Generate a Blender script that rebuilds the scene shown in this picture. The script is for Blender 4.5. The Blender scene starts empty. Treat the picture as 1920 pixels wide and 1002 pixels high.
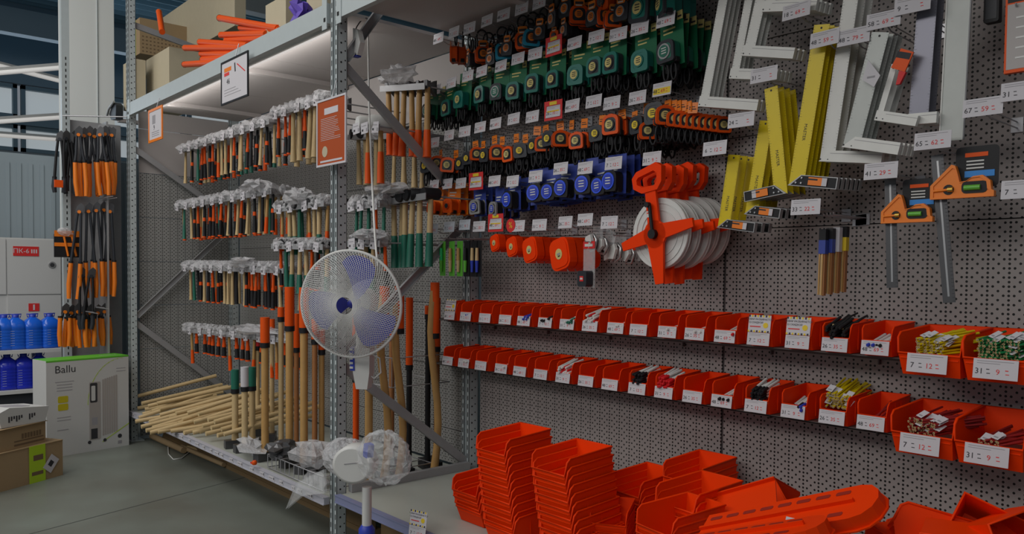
import bpy, bmesh, math, random
from mathutils import Matrix, Vector
random.seed(7)
SC = bpy.context.scene
COL = SC.collection
PI = math.pi
R = math.radians
# ------------------------------------------------------------------ camera
FPX, PPX, PPY = 1500.0, 960.0, 561.0
HC = 1.49
AZ, PITCH, ROLL = R(48.55), R(1.9), 0.0091
_F = Vector((-math.sin(AZ)*math.cos(PITCH), math.cos(AZ)*math.cos(PITCH), -math.sin(PITCH)))
_R0 = Vector((math.cos(AZ), math.sin(AZ), 0))
_U0 = _R0.cross(_F).normalized()
_R = (_R0*math.cos(ROLL) + _U0*math.sin(ROLL)).normalized()
_U = _R.cross(_F).normalized()
cam = bpy.data.cameras.new('camera')
camo = bpy.data.objects.new('camera', cam)
COL.objects.link(camo)
camo.matrix_world = Matrix(((_R.x, _U.x, -_F.x, 0), (_R.y, _U.y, -_F.y, 0), (_R.z, _U.z, -_F.z, HC), (0, 0, 0, 1)))
cam.sensor_width = 36
cam.lens = 36*FPX/1920
cam.shift_y = (PPY-501)/1920
cam.clip_start = 0.05
cam.clip_end = 200
SC.camera = camo
C0 = Vector((0, 0, HC))
def ray(px, py):
    return _F + _R*((px-PPX)/FPX) - _U*((py-PPY)/FPX)
def P(px, py, Y):                      # point of the plane y = Y
    d = ray(px, py); return C0 + d*(Y/d.y)
def PX(px, py, X):                     # point of the plane x = X
    d = ray(px, py); return C0 + d*(X/d.x)
def PZ(px, py, z):                     # point of the plane z = z
    d = ray(px, py); return C0 + d*((z-HC)/d.z)
def MPP(px, py, Y):                    # metres per pixel, facing the lens
    d = ray(px, py); return (Y/d.y)/FPX
# ------------------------------------------------------------------ light
SC.view_settings.view_transform = 'Standard'
SC.view_settings.look = 'None'
SC.view_settings.gamma = 1
SC.view_settings.use_curve_mapping = False
SC.view_settings.exposure = -0.52
w = bpy.data.worlds.new('store_daylight'); SC.world = w; w.use_nodes = True
w.node_tree.nodes['Background'].inputs[0].default_value = (0.80, 0.88, 1.0, 1)
w.node_tree.nodes['Background'].inputs[1].default_value = 0.27
def area(name, loc, rot, sx, sy, e, col=(1, 0.97, 0.93)):
    l = bpy.data.lights.new(name, 'AREA'); l.shape = 'RECTANGLE'; l.size = sx; l.size_y = sy
    l.energy = e; l.color = col
    o = bpy.data.objects.new(name, l); o.location = loc; o.rotation_euler = rot; COL.objects.link(o); return o
area('aisle_strip_light', (-2.0, 0.2, 5.2), (R(14), 0, 0), 7.0, 2.2, 70)
area('aisle_strip_light', (-2.0, -4.6, 4.6), (R(52), 0, 0), 10.0, 1.6, 290)
area('aisle_strip_light', (-6.5, -1.0, 5.3), (0, R(12), 0), 5.0, 2.5, 230)
area('window_daylight', (-16.6, 3.0, 4.3), (0, R(-90), 0), 1.2, 9.0, 120, (0.72, 0.86, 1.0))
# ------------------------------------------------------------------ materials
MAT = {}
def mat(name, col, rough=0.5, metal=0.0, spec=0.5, alpha=1.0, emit=None, noise=0.0, nscale=20, bump=0.0, trans=0.0):
    if name in MAT: return MAT[name]
    m = bpy.data.materials.new(name); m.use_nodes = True; nt = m.node_tree
    b = nt.nodes['Principled BSDF']
    b.inputs['Base Color'].default_value = (*col, 1)
    b.inputs['Roughness'].default_value = rough
    b.inputs['Metallic'].default_value = metal
    b.inputs['Specular IOR Level'].default_value = spec
    b.inputs['Alpha'].default_value = alpha
    b.inputs['Transmission Weight'].default_value = trans
    if emit:
        b.inputs['Emission Color'].default_value = (*emit[0], 1); b.inputs['Emission Strength'].default_value = emit[1]
    if noise or bump:
        tc = nt.nodes.new('ShaderNodeTexCoord'); n = nt.nodes.new('ShaderNodeTexNoise')
        n.inputs['Scale'].default_value = nscale; n.inputs['Detail'].default_value = 3
        nt.links.new(tc.outputs['Object'], n.inputs['Vector'])
        if noise:
            mx = nt.nodes.new('ShaderNodeMix'); mx.data_type = 'RGBA'
            mx.inputs[6].default_value = (*[c*(1-noise) for c in col], 1)
            mx.inputs[7].default_value = (*[min(1, c*(1+noise)) for c in col], 1)
            nt.links.new(n.outputs[0], mx.inputs[0]); nt.links.new(mx.outputs[2], b.inputs['Base Color'])
        if bump:
            bp = nt.nodes.new('ShaderNodeBump'); bp.inputs['Strength'].default_value = bump; bp.inputs['Distance'].default_value = 0.01
            nt.links.new(n.outputs[0], bp.inputs['Height']); nt.links.new(bp.outputs[0], b.inputs['Normal'])
    MAT[name] = m; return m
def perf_mat(name, col, rough=0.45, ax=0):
    m = bpy.data.materials.new(name); m.use_nodes = True; nt = m.node_tree
    b = nt.nodes['Principled BSDF']; b.inputs['Roughness'].default_value = rough; b.inputs['Metallic'].default_value = 0.0
    b.inputs['Specular IOR Level'].default_value = 0.35
    N = nt.nodes; L = nt.links
    tc = N.new('ShaderNodeTexCoord'); sp = N.new('ShaderNodeSeparateXYZ'); L.new(tc.outputs['Object'], sp.inputs[0])
    def mth(op, a, b_=None, c=None):
        n = N.new('ShaderNodeMath'); n.operation = op
        for i, v in enumerate((a, b_, c)):
            if v is None: continue
            if isinstance(v, (int, float)): n.inputs[i].default_value = v
            else: L.new(v, n.inputs[i])
        return n.outputs[0]
    cs, vp, rad = 0.0165, 0.031, 0.0043
    u = mth('DIVIDE', sp.outputs[ax], cs); col_i = mth('FLOOR', u)
    fx = mth('SUBTRACT', mth('FRACT', u), 0.5)
    par = mth('MULTIPLY', mth('FLOORED_MODULO', col_i, 2.0), 0.5)
    v = mth('ADD', mth('DIVIDE', sp.outputs[2], vp), par)
    fz = mth('SUBTRACT', mth('FRACT', v), 0.5)
    d = mth('SQRT', mth('ADD', mth('POWER', mth('MULTIPLY', fx, cs), 2.0), mth('POWER', mth('MULTIPLY', fz, vp), 2.0)))
    h1 = mth('LESS_THAN', d, rad)
    # every fourth column carries twice the holes
    v2 = mth('ADD', v, 0.5); fz2 = mth('SUBTRACT', mth('FRACT', v2), 0.5)
    d2 = mth('SQRT', mth('ADD', mth('POWER', mth('MULTIPLY', fx, cs), 2.0), mth('POWER', mth('MULTIPLY', fz2, vp), 2.0)))
    q = mth('LESS_THAN', mth('FLOORED_MODULO', col_i, 4.0), 0.5)
    h2 = mth('MULTIPLY', mth('LESS_THAN', d2, rad), q)
    h = mth('MAXIMUM', h1, h2)
    n = N.new('ShaderNodeTexNoise'); n.inputs['Scale'].default_value = 3; L.new(tc.outputs['Object'], n.inputs['Vector'])
    mx0 = N.new('ShaderNodeMix'); mx0.data_type = 'RGBA'
    mx0.inputs[6].default_value = (*[c*0.9 for c in col], 1); mx0.inputs[7].default_value = (*[c*1.08 for c in col], 1); L.new(n.outputs[0], mx0.inputs[0])
    mx = N.new('ShaderNodeMix'); mx.data_type = 'RGBA'
    L.new(mx0.outputs[2], mx.inputs[6]); mx.inputs[7].default_value = (0.006, 0.005, 0.005, 1); L.new(h, mx.inputs[0])
    L.new(mx.outputs[2], b.inputs['Base Color'])
    return m
def floor_mat():
    m = bpy.data.materials.new('concrete_floor'); m.use_nodes = True; nt = m.node_tree; N = nt.nodes; L = nt.links
    b = N['Principled BSDF']; b.inputs['Specular IOR Level'].default_value = 0.4
    tc = N.new('ShaderNodeTexCoord')
    n = N.new('ShaderNodeTexNoise'); n.inputs['Scale'].default_value = 1.3; n.inputs['Detail'].default_value = 7; L.new(tc.outputs['Object'], n.inputs['Vector'])
    cr = N.new('ShaderNodeValToRGB'); cr.color_ramp.elements[0].position = 0.3; cr.color_ramp.elements[1].position = 0.72
    cr.color_ramp.elements[0].color = (0.125, 0.125, 0.105, 1); cr.color_ramp.elements[1].color = (0.19, 0.215, 0.19, 1)
    L.new(n.outputs[0], cr.inputs[0]); L.new(cr.outputs[0], b.inputs['Base Color'])
    r = N.new('ShaderNodeMapRange'); L.new(n.outputs[0], r.inputs[0]); r.inputs[3].default_value = 0.26; r.inputs[4].default_value = 0.5
    L.new(r.outputs[0], b.inputs['Roughness'])
    return m
GALV = mat('pale_blue_grey_enamel', (0.46, 0.51, 0.52), 0.42, 0.1, noise=0.05)
GALV2 = mat('galvanised_steel', (0.34, 0.34, 0.35), 0.45, 0.25, noise=0.08)
SHELF = mat('beige_grey_shelf', (0.40, 0.37, 0.36), 0.5, noise=0.05, nscale=4)
DECK = mat('grey_deck_enamel', (0.40, 0.42, 0.38), 0.35, noise=0.06, nscale=6)
HOLE = mat('hole_black', (0.012, 0.012, 0.012), 0.9)
WHITE = mat('white_plastic', (0.62, 0.62, 0.60), 0.4)
PAPER = mat('white_paper', (0.56, 0.54, 0.57), 0.7)
PAPER2 = mat('bluish_paper', (0.50, 0.54, 0.60), 0.7)
INK = mat('black_ink', (0.03, 0.03, 0.035), 0.7)
INKG = mat('grey_ink', (0.30, 0.29, 0.31), 0.7)
INKR = mat('red_ink', (0.65, 0.04, 0.04), 0.7)
RED = mat('red_card', (0.62, 0.02, 0.02), 0.6)
YEL = mat('yellow_card', (0.72, 0.52, 0.02), 0.6)
ORG = mat('orange_bin_plastic', (0.84, 0.044, 0.0005), 0.5, spec=0.12)
ORG2 = mat('orange_grip_plastic', (0.74, 0.085, 0.004), 0.45, spec=0.25)
ORG3 = mat('amber_orange_plastic', (0.80, 0.20, 0.01), 0.42)
BLACK = mat('black_rubber', (0.013, 0.013, 0.015), 0.5, spec=0.3)
DARK = mat('dark_charcoal_plastic', (0.028, 0.031, 0.038), 0.42, spec=0.35)
STEEL = mat('forged_dark_steel', (0.10, 0.10, 0.105), 0.38, 0.6)
BRIGHT = mat('bright_steel', (0.50, 0.50, 0.50), 0.3, 0.8)
ALU = mat('brushed_aluminium', (0.66, 0.66, 0.63), 0.42, 0.0, noise=0.06)
ALU2 = mat('dull_aluminium', (0.42, 0.44, 0.42), 0.4, 0.1, noise=0.08)
WIRE = mat('zinc_wire', (0.42, 0.42, 0.44), 0.35, 0.5)
WOOD = mat('pale_wood', (0.55, 0.40, 0.20), 0.55, noise=0.16, nscale=14)
WOOD2 = mat('golden_wood', (0.47, 0.27, 0.09), 0.5, noise=0.2, nscale=14)
WOOD3 = mat('brown_wood', (0.34, 0.14, 0.045), 0.45, noise=0.2, nscale=14)
GREEN = mat('green_rubber', (0.01, 0.13, 0.085), 0.45)
GREENC = mat('green_card', (0.008, 0.12, 0.052), 0.5, spec=0.3)
GREENL = mat('lime_card', (0.11, 0.45, 0.04), 0.5)
TEAL = mat('teal_plastic', (0.008, 0.15, 0.12), 0.4)
CYAN = mat('cyan_plastic', (0.01, 0.27, 0.42), 0.4)
BLUE = mat('blue_plastic', (0.025, 0.05, 0.42), 0.4)
BLUEC = mat('blue_card', (0.03, 0.055, 0.30), 0.5)
LBL = mat('sky_blue_card', (0.02, 0.22, 0.62), 0.5)
SILV = mat('silver_plastic', (0.42, 0.42, 0.42), 0.3, 0.5)
YELT = mat('yellow_enamel', (0.66, 0.50, 0.0), 0.42, noise=0.05)
YLAB = mat('cream_label', (0.60, 0.50, 0.18), 0.6)
CLEAR = mat('clear_film', (0.75, 0.77, 0.78), 0.18, alpha=0.25, bump=0.5, nscale=40)
WRAP = mat('crumpled_film', (0.62, 0.62, 0.64), 0.25, alpha=0.5, bump=0.9, nscale=60)
CARD = mat('brown_cardboard', (0.36, 0.25, 0.135), 0.8, noise=0.05)
CARD2 = mat('pale_cardboard', (0.46, 0.40, 0.28), 0.8, noise=0.05)
CARDP = mat('brown_print', (0.17, 0.11, 0.06), 0.8)
LIME = mat('lime_tape', (0.42, 0.62, 0.02), 0.5)
BOXW = mat('white_carton', (0.54, 0.54, 0.53), 0.6)
BOXG = mat('green_carton_print', (0.10, 0.42, 0.02), 0.6)
WATER = mat('blue_washer_fluid', (0.01, 0.11, 0.62), 0.2)
WATER2 = mat('deep_blue_fluid', (0.015, 0.03, 0.50), 0.2)
TIPP = mat('pencil_end', (0.50, 0.38, 0.18), 0.6)
MAROON = mat('maroon_pencil', (0.30, 0.02, 0.02), 0.4)
# ------------------------------------------------------------------ mesh builder
class MB:
    def __init__(s): s.v = []; s.f = []; s.m = []; s.mats = []; s.sm = []
    def mi(s, m):
        if m not in s.mats: s.mats.append(m)
        return s.mats.index(m)
    def add(s, vs, fs, m, sm=False, M=None):
        o = len(s.v); k = s.mi(m)
        s.v += [tuple(M @ Vector(v)) if M else tuple(v) for v in vs]
        for f in fs: s.f.append([i+o for i in f]); s.m.append(k); s.sm.append(sm)
        return s
    def box(s, x0, y0, z0, x1, y1, z1, m, M=None):
        return s.add([(x0,y0,z0),(x1,y0,z0),(x1,y1,z0),(x0,y1,z0),(x0,y0,z1),(x1,y0,z1),(x1,y1,z1),(x0,y1,z1)],
              [(0,3,2,1),(4,5,6,7),(0,1,5,4),(1,2,6,5),(2,3,7,6),(3,0,4,7)], m, M=M)
    def rbox(s, x0, y0, z0, x1, y1, z1, r, m, M=None, ax='y', n=3):     # rounded outline across ax
        if ax == 'y': a0, b0, a1, b1, c0, c1 = x0, z0, x1, z1, y0, y1
        elif ax == 'z': a0, b0, a1, b1, c0, c1 = x0, y0, x1, y1, z0, z1
        else: a0, b0, a1, b1, c0, c1 = y0, z0, y1, z1, x0, x1
        out = []
        for cx, cy, st in ((a1-r, b1-r, 0), (a0+r, b1-r, 90), (a0+r, b0+r, 180), (a1-r, b0+r, 270)):
            for i in range(n+1):
                t = R(st+90*i/n); out.append((cx+r*math.cos(t), cy+r*math.sin(t)))
        return s.prism(out, c0, c1, m, ax, M)
    def prism(s, out, d0, d1, m, ax='y', M=None, sm=False):
        def q(a, b, c): return (a, c, b) if ax == 'y' else ((a, b, c) if ax == 'z' else (c, a, b))
        n = len(out); vs = [q(a, b, d0) for a, b in out]+[q(a, b, d1) for a, b in out]
        fs = [tuple(range(n)), tuple(range(2*n-1, n-1, -1))]
        s.add(vs, fs, m, False, M)
        return s.add(vs, [(i, i+n, (i+1) % n+n, (i+1) % n) for i in range(n)], m, sm, M)
    def ring(s, out, inn, d0, d1, m, ax='y', M=None):
        def q(a, b, c): return (a, c, b) if ax == 'y' else ((a, b, c) if ax == 'z' else (c, a, b))
        n = len(out); vs = [q(a, b, d) for d in (d0, d1) for o in (out, inn) for a, b in o]
        fs = []
        for i in range(n):
            j = (i+1) % n
            fs += [(i, j, n+j, n+i), (2*n+i, 3*n+i, 3*n+j, 2*n+j), (i, 2*n+i, 2*n+j, j), (n+i, n+j, 3*n+j, 3*n+i)]
        return s.add(vs, fs, m, False, M)
    def tube(s, pts, r, m, n=6, closed=False, M=None, caps=True):
        pts = [Vector(p) for p in pts]; k = len(pts); rr = r if isinstance(r, (list, tuple)) else [r]*k
        vs = []; up = None
        for i, p in enumerate(pts):
            a = pts[(i-1) % k] if (closed or i > 0) else p; b = pts[(i+1) % k] if (closed or i < k-1) else p
            t = (b-a).normalized()
            if up is None:
                up = Vector((0, 0, 1)) if abs(t.z) < 0.9 else Vector((1, 0, 0))
            u = (up - t*up.dot(t)).normalized(); w_ = t.cross(u); up = u
            for j in range(n):
                an = 2*PI*j/n; vs.append(p+(u*math.cos(an)+w_*math.sin(an))*rr[i])
        fs = []
        for i in range(k if closed else k-1):
            for j in range(n):
                a = i*n+j; b = i*n+(j+1) % n; c = ((i+1) % k)*n+(j+1) % n; d = ((i+1) % k)*n+j
                fs.append((a, b, c, d))
        s.add(vs, fs, m, n > 4, M)
        if caps and not closed:
            s.add(vs[:n], [tuple(range(n-1, -1, -1))], m, False, M); s.add(vs[-n:], [tuple(range(n))], m, False, M)
        return s
    def lathe(s, prof, m, n=20, M=None, ax='z'):
        vs = []
        for r_, z in prof:
            for j in range(n):
                a = 2*PI*j/n; x, y = r_*math.cos(a), r_*math.sin(a)
                vs.append((x, y, z) if ax == 'z' else ((x, z, y) if ax == 'y' else (z, x, y)))
        fs = [(i*n+j, i*n+(j+1) % n, (i+1)*n+(j+1) % n, (i+1)*n+j) for i in range(len(prof)-1) for j in range(n)]
        s.add(vs, fs, m, True, M)
        s.add(vs[:n], [tuple(range(n))], m, False, M); s.add(vs[-n:], [tuple(range(n))], m, False, M)
        return s
    def disc(s, cx, cz, r_, y0, y1, m, n=16, M=None, sx=1.0):
        return s.prism([(cx+sx*r_*math.cos(2*PI*i/n), cz+r_*math.sin(2*PI*i/n)) for i in range(n)], y0, y1, m, 'y', M)
    def text(s, body, size, m, M, align='CENTER'):
        key = (body, align)
        if key not in TXT:
            cu = bpy.data.curves.new('lettering', 'FONT'); cu.body = body; cu.size = 1; cu.align_x = align; cu.align_y = 'CENTER'
            cu.resolution_u = 2
            o = bpy.data.objects.new('lettering', cu)
            me = bpy.data.meshes.new_from_object(o)
            TXT[key] = ([tuple(v.co) for v in me.vertices], [tuple(p.vertices) for p in me.polygons])
            bpy.data.objects.remove(o); bpy.data.curves.remove(cu); bpy.data.meshes.remove(me)
        vs, fs = TXT[key]
        T = M @ Matrix.Rotation(R(90), 4, 'X') @ Matrix.Scale(size, 4)
        return s.add(vs, fs, m, False, T)
    def blob(s, c, rad, m, seed=0, amp=0.25, seg=9, rings=6):
        rnd = random.Random(seed); vs = []; fs = []
        for i in range(rings+1):
            th = PI*i/rings
            for j in range(seg):
                ph = 2*PI*j/seg; k = 1+rnd.uniform(-amp, amp)*(1 if 0 < i < rings else 0)
                vs.append((c[0]+rad[0]*k*math.sin(th)*math.cos(ph), c[1]+rad[1]*k*math.sin(th)*math.sin(ph), c[2]+rad[2]*k*math.cos(th)))
        for i in range(rings):
            for j in range(seg):
                fs.append((i*seg+j, i*seg+(j+1) % seg, (i+1)*seg+(j+1) % seg, (i+1)*seg+j))
        return s.add(vs, fs, m)
    def mesh(s, name='mesh', fix=True):
        me = bpy.data.meshes.new(name); me.from_pydata(s.v, [], s.f)
        for m in s.mats: me.materials.append(m)
        me.polygons.foreach_set('material_index', s.m); me.polygons.foreach_set('use_smooth', s.sm)
        if fix:
            bm = bmesh.new(); bm.from_mesh(me)
            bmesh.ops.recalc_face_normals(bm, faces=bm.faces); bm.to_mesh(me); bm.free()
        me.update(); return me
TXT = {}
def T(loc=(0, 0, 0), rx=0, ry=0, rz=0, s=1.0):
    return Matrix.Translation(loc) @ Matrix.Rotation(rz, 4, 'Z') @ Matrix.Rotation(ry, 4, 'Y') @ Matrix.Rotation(rx, 4, 'X') @ (Matrix.Diagonal((*s, 1)) if isinstance(s, tuple) else Matrix.Scale(s, 4))
# ------------------------------------------------------------------ things
def kind(*parts):
    """parts: (name, MB, [(subname, MB, label)], label)"""
    out = []
    for p in parts:
        nm, mb = p[0], p[1]; subs = p[2] if len(p) > 2 and p[2] else []; lb = p[3] if len(p) > 3 else None
        out.append((nm, mb.mesh(nm), [(a[0], a[1].mesh(a[0]), a[2] if len(a) > 2 else None) for a in subs], lb))
    return out
def put(k, name, label, cat, M=Matrix(), group=None):
    assert 4 <= len(label.split()) <= 16, label
    if len(k) == 1 and not k[0][2]:
        o = bpy.data.objects.new(name, k[0][1]); COL.objects.link(o); o.matrix_world = M
    else:
        o = bpy.data.objects.new(name, None); o.empty_display_size = 0.05; COL.objects.link(o); o.matrix_world = M
        for nm, me, subs, lb in k:
            c = bpy.data.objects.new(nm, me); COL.objects.link(c); c.parent = o
            if lb: c['label'] = lb
            for sn, sme, sl in subs:
                d = bpy.data.objects.new(sn, sme); COL.objects.link(d); d.parent = c
                if sl: d['label'] = sl
    o['label'] = label; o['category'] = cat
    if group: o['group'] = group
    return o
def struct(name, mb):
    o = bpy.data.objects.new(name, mb.mesh(name)); COL.objects.link(o); o['kind'] = 'structure'; return o
ORD = ['first', 'second', 'third', 'fourth', 'fifth', 'sixth', 'seventh', 'eighth', 'ninth', 'tenth', 'eleventh', 'twelfth', 'thirteenth',
       'fourteenth', 'fifteenth', 'sixteenth', 'seventeenth', 'eighteenth', 'nineteenth', 'twentieth', 'twenty-first', 'twenty-second',
       'twenty-third', 'twenty-fourth', 'twenty-fifth', 'twenty-sixth', 'twenty-seventh', 'twenty-eighth', 'twenty-ninth', 'thirtieth']
def lerp(a, b, t): return a+(b-a)*t
# key planes of the place
YF, YW = 2.09, 3.05          # rack front, pegboard face
XL, XM = -7.27, -3.72        # left and middle rack frames
# ================================================================== SETTING
mb = MB(); mb.box(-22, -8, -0.05, 6, 12, 0, floor_mat())
JNT = mat('floor_joint', (0.06, 0.065, 0.06), 0.8)
a, b = PZ(60, 1001, 0), PZ(470, 893, 0)
d = (b-a).normalized(); n_ = Vector((-d.y, d.x, 0))*0.004
p0, p1 = a-d*3, b+d*1.2
mb.add([(p0+n_)[:2]+(0.001,), (p1+n_)[:2]+(0.001,), (p1-n_)[:2]+(0.001,), (p0-n_)[:2]+(0.001,)], [(0, 1, 2, 3)], JNT)
struct('floor', mb)
mb = MB(); ROOF = mat('blue_grey_roof_deck', (0.22, 0.36, 0.44), 0.5)
for i in range(90):
    x = -22+i*0.31
    mb.prism([(x, 6.3), (x+0.09, 6.42), (x+0.2, 6.42), (x+0.29, 6.3), (x+0.31, 6.3), (x+0.31, 6.44), (x, 6.44)], -8, 12, ROOF, 'y')
struct('ceiling', mb)
# far left hall wall with its windows
XB = -17.0
PANELG = mat('grey_sandwich_panel', (0.25, 0.30, 0.33), 0.5)
GLASSW = mat('daylit_window_pane', (0.6, 0.7, 0.75), 0.3, emit=((0.80, 0.86, 0.88), 0.42))
mb = MB(); mb.box(XB-0.2, -8, 0, XB, 12, 3.62, PANELG); mb.box(XB-0.2, -8, 4.85, XB, 12, 6.3, mat('dark_wall', (0.18, 0.26, 0.32), 0.6))
for i in range(60): mb.box(XB, -8+i*0.33, 0.02, XB+0.012, -8+i*0.33+0.03, 3.5, PANELG)
struct('wall_left', mb)
mb = MB(); mb.box(-22, 11.6, 0, 6, 11.8, 6.3, PANELG); struct('wall_back', mb)
FRM = mat('window_frame_blue_grey', (0.16, 0.24, 0.29), 0.5)
k = 0
for z0, z1 in ((3.62, 4.1), (4.22, 4.83)):
    for j in range(6):
        k += 1
        y0 = -6+j*3.0; mb = MB()
        mb.box(XB-0.12, y0, z0, XB-0.1, y0+2.94, z1, GLASSW)
        for (ya, yb, za, zb) in ((y0, y0+2.94, z0, z0+0.07), (y0, y0+2.94, z1-0.07, z1), (y0, y0+0.07, z0, z1), (y0+2.87, y0+2.94, z0, z1), (y0+1.42, y0+1.52, z0, z1)):
            mb.box(XB-0.1, ya, za, XB+0.02, yb, zb, FRM)
        struct('window_%d' % k, mb)
mb = MB(); mb.box(XB-0.1, -8, 4.1, XB+0.1, 12, 4.22, FRM); struct('trim_1', mb)
# roof beams and trusses
DKB = mat('dark_roof_beam', (0.16, 0.23, 0.28), 0.6)
for i, (x, z, hh) in enumerate(((-15.2, 5.25, 0.4), (-12.6, 5.6, 0.35), (-10.2, 5.85, 0.3))):
    mb = MB(); mb.box(x, -8, z, x+0.22, 11.6, z+hh, DKB if i != 1 else mat('grey_duct', (0.40, 0.42, 0.40), 0.6))
    put([('roof_beam', mb.mesh(), [], None)], 'roof_beam', ['dark roof beam just inside the far windows', 'grey duct like roof beam between two darker ones', 'nearest dark roof beam high at upper left'][i], 'beam', Matrix())
for i, (y, z) in enumerate(((-0.2, 5.75), (0.6, 5.5))):
    mb = MB(); mb.box(-16.8, y, z, -7.9, y+0.06, z+0.06, mat('pipe_blue_white', (0.45, 0.55, 0.6), 0.4))
    put([('pipe', mb.mesh(), [], None)], 'ceiling_pipe', 'thin pale ceiling pipe, %s of the two at upper left' % ('upper', 'lower')[i], 'pipe', Matrix(), 'thin pipes under the roof')
# luminous strips far left
LED = mat('lit_tube', (0.9, 0.9, 0.88), 0.4, emit=((1.0, 0.95, 0.9), 0.42))
for i, (q0, q1, X) in enumerate((((-60, 137), (150, 120), -11.0), ((-60, 105), (150, 158), -12.5), ((-60, 228), (150, 214), -12.0), ((-60, 246), (150, 262), -14.0))):
    A, B = PX(*q0, X), PX(*q1, X)
    mb = MB(); mb.tube([A, B], 0.035, WHITE, 4); mb2 = MB(); off = Vector((0.02, 0, -0.03)); mb2.tube([A+off, B+off], 0.028, LED, 6)
    put(kind(('housing', mb), ('tube', mb2)), 'ceiling_strip_lamp',
        ('lit ceiling strip lamp rising to the right, upper left', 'lit ceiling strip lamp falling to the right, crossing another', 'lit ceiling strip lamp seen across the far windows', 'lowest lit strip lamp, in front of the lower windows')[i], 'lamp', Matrix(), 'ceiling strip lamps in the far hall')
# ================================================================== RACK
def upright(mb, w_, d_, z0, z1, mm=GALV):
    # open C section, front towards -y: local x -w/2..w/2 , y 0..d
    t = 0.003
    mb.box(-w_/2, 0, z0, -w_/2+0.026, t, z1, mm); mb.box(w_/2-0.026, 0, z0, w_/2, t, z1, mm)
    mb.box(-w_/2+0.026, 0.009, z0, w_/2-0.026, 0.012, z1, mm)
    mb.box(-w_/2+0.023, 0, z0, -w_/2+0.026, 0.012, z1, mm); mb.box(w_/2-0.026, 0, z0, w_/2-0.023, 0.012, z1, mm)
    mb.box(-w_/2, 0, z0, -w_/2+t, d_, z1, mm); mb.box(w_/2-t, 0, z0, w_/2, d_, z1, mm)
    mb.box(-w_/2, d_-t, z0, -w_/2+0.02, d_, z1, mm); mb.box(w_/2-0.02, d_-t, z0, w_/2, d_, z1, mm)
    n = int((z1-z0)/0.05)
    for i in range(n):
        z = z0+0.03+i*0.05
        for sx in (-1, 1):      # slots on the front flanges
            mb.add([(sx*(w_/2-0.013)-0.0035, -0.0008, z-0.014), (sx*(w_/2-0.013)+0.0035, -0.0008, z-0.012), (sx*(w_/2-0.013)+0.0035, -0.0008, z+0.016), (sx*(w_/2-0.013)-0.0035, -0.0008, z+0.014)], [(0, 1, 2, 3)], HOLE)
        x = w_/2+0.0008
        for yy, rr, o_ in ((0.022, 0.0055, 0), (0.046, 0.0042, 0.012)):
            mb.add([(x, yy+rr*math.cos(q*PI/4), z+o_+rr*math.sin(q*PI/4)) for q in range(8)], [tuple(range(8))], HOLE)
def frame(X, brace, label, w_=0.072, z1=4.3):
    parts = []
    for y, nm in ((0, 'upright'), (YW-YF-0.07, 'upright')):
        u = MB(); M_ = T((0, y, 0)) if y == 0 else T((0, y+0.07, 0), rz=PI)
        u2 = MB(); upright(u2, w_, 0.058 if y == 0 else 0.07, 0.0, z1)
        if y: # keep the holes on the aisle side of the rear post
            pass
        for vi in range(len(u2.v)): u2.v[vi] = (u2.v[vi][0], u2.v[vi][1]+y, u2.v[vi][2])
        parts.append((nm, u2))
        f = MB(); f.box(-0.07, y-0.01, 0, 0.07, y+0.1, 0.006, GALV); f.tube([(0.055, y+0.02, 0.006), (0.055, y+0.02, 0.02)], 0.008, GALV2, 6); parts.append(('foot', f))
    for za, zb in brace:
        m_ = MB(); A, B = Vector((0.012, 0.055, za)), Vector((0.012, YW-YF-0.04, zb)); dv = (B-A).normalized(); up_ = dv.cross(Vector((1, 0, 0))).normalized()*0.024
        for off, th in ((0, 0.003),):
            vs = [A+up_, B+up_, B-up_, A-up_]; X3 = Vector((0.003, 0, 0))
            m_.add([v for v in vs]+[v+X3 for v in vs], [(0, 1, 2, 3), (4, 7, 6, 5), (0, 4, 5, 1), (1, 5, 6, 2), (2, 6, 7, 3), (3, 7, 4, 0)], GALV2)
        for sg in (1, -1):
            vs = [A+up_*sg, B+up_*sg, B+up_*sg*0.86, A+up_*sg*0.86]; X3 = Vector((0.022 if za < zb else -0.022, 0, 0))
            m_.add([v for v in vs]+[v+X3 for v in vs], [(0, 1, 2, 3), (4, 7, 6, 5), (0, 4, 5, 1), (1, 5, 6, 2), (2, 6, 7, 3), (3, 7, 4, 0)], GALV2)
        parts.append(('brace', m_))
    put(kind(*parts), 'rack_upright_frame', label, 'rack frame', T((X, YF, 0)))
# middle frame: front post seen between x 613 and 650
XMp = P(632, 400, YF).x-0.036
def zat(px, py, X): return PX(px, py, X).z
zA = P(655, 108, YF).z; zB = P(862, 400, YW).z; zC = P(660, 695, YF).z; zD = P(885, 868, YW).z
frame(XMp, ((zA, zB), (zC+0.08, zB-0.02), (zC, zD), (zA+0.03, zA+1.25)), 'pale blue grey slotted rack frame behind the round fan')
XLp = P(243, 400, YF).x-0.036
zA2 = P(262, 270, YF).z; zB2 = P(420, 395, YW).z; zC2 = P(262, 610, YF).z; zD2 = P(440, 720, YW).z
frame(XLp, ((zA2, zB2-0.1), (zC2+0.06, zB2-0.15), (zC2, zD2-0.1), (P(330, 0, YF+.1).z, zA2+0.9)), 'pale slotted rack frame behind the white heater carton')
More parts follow.
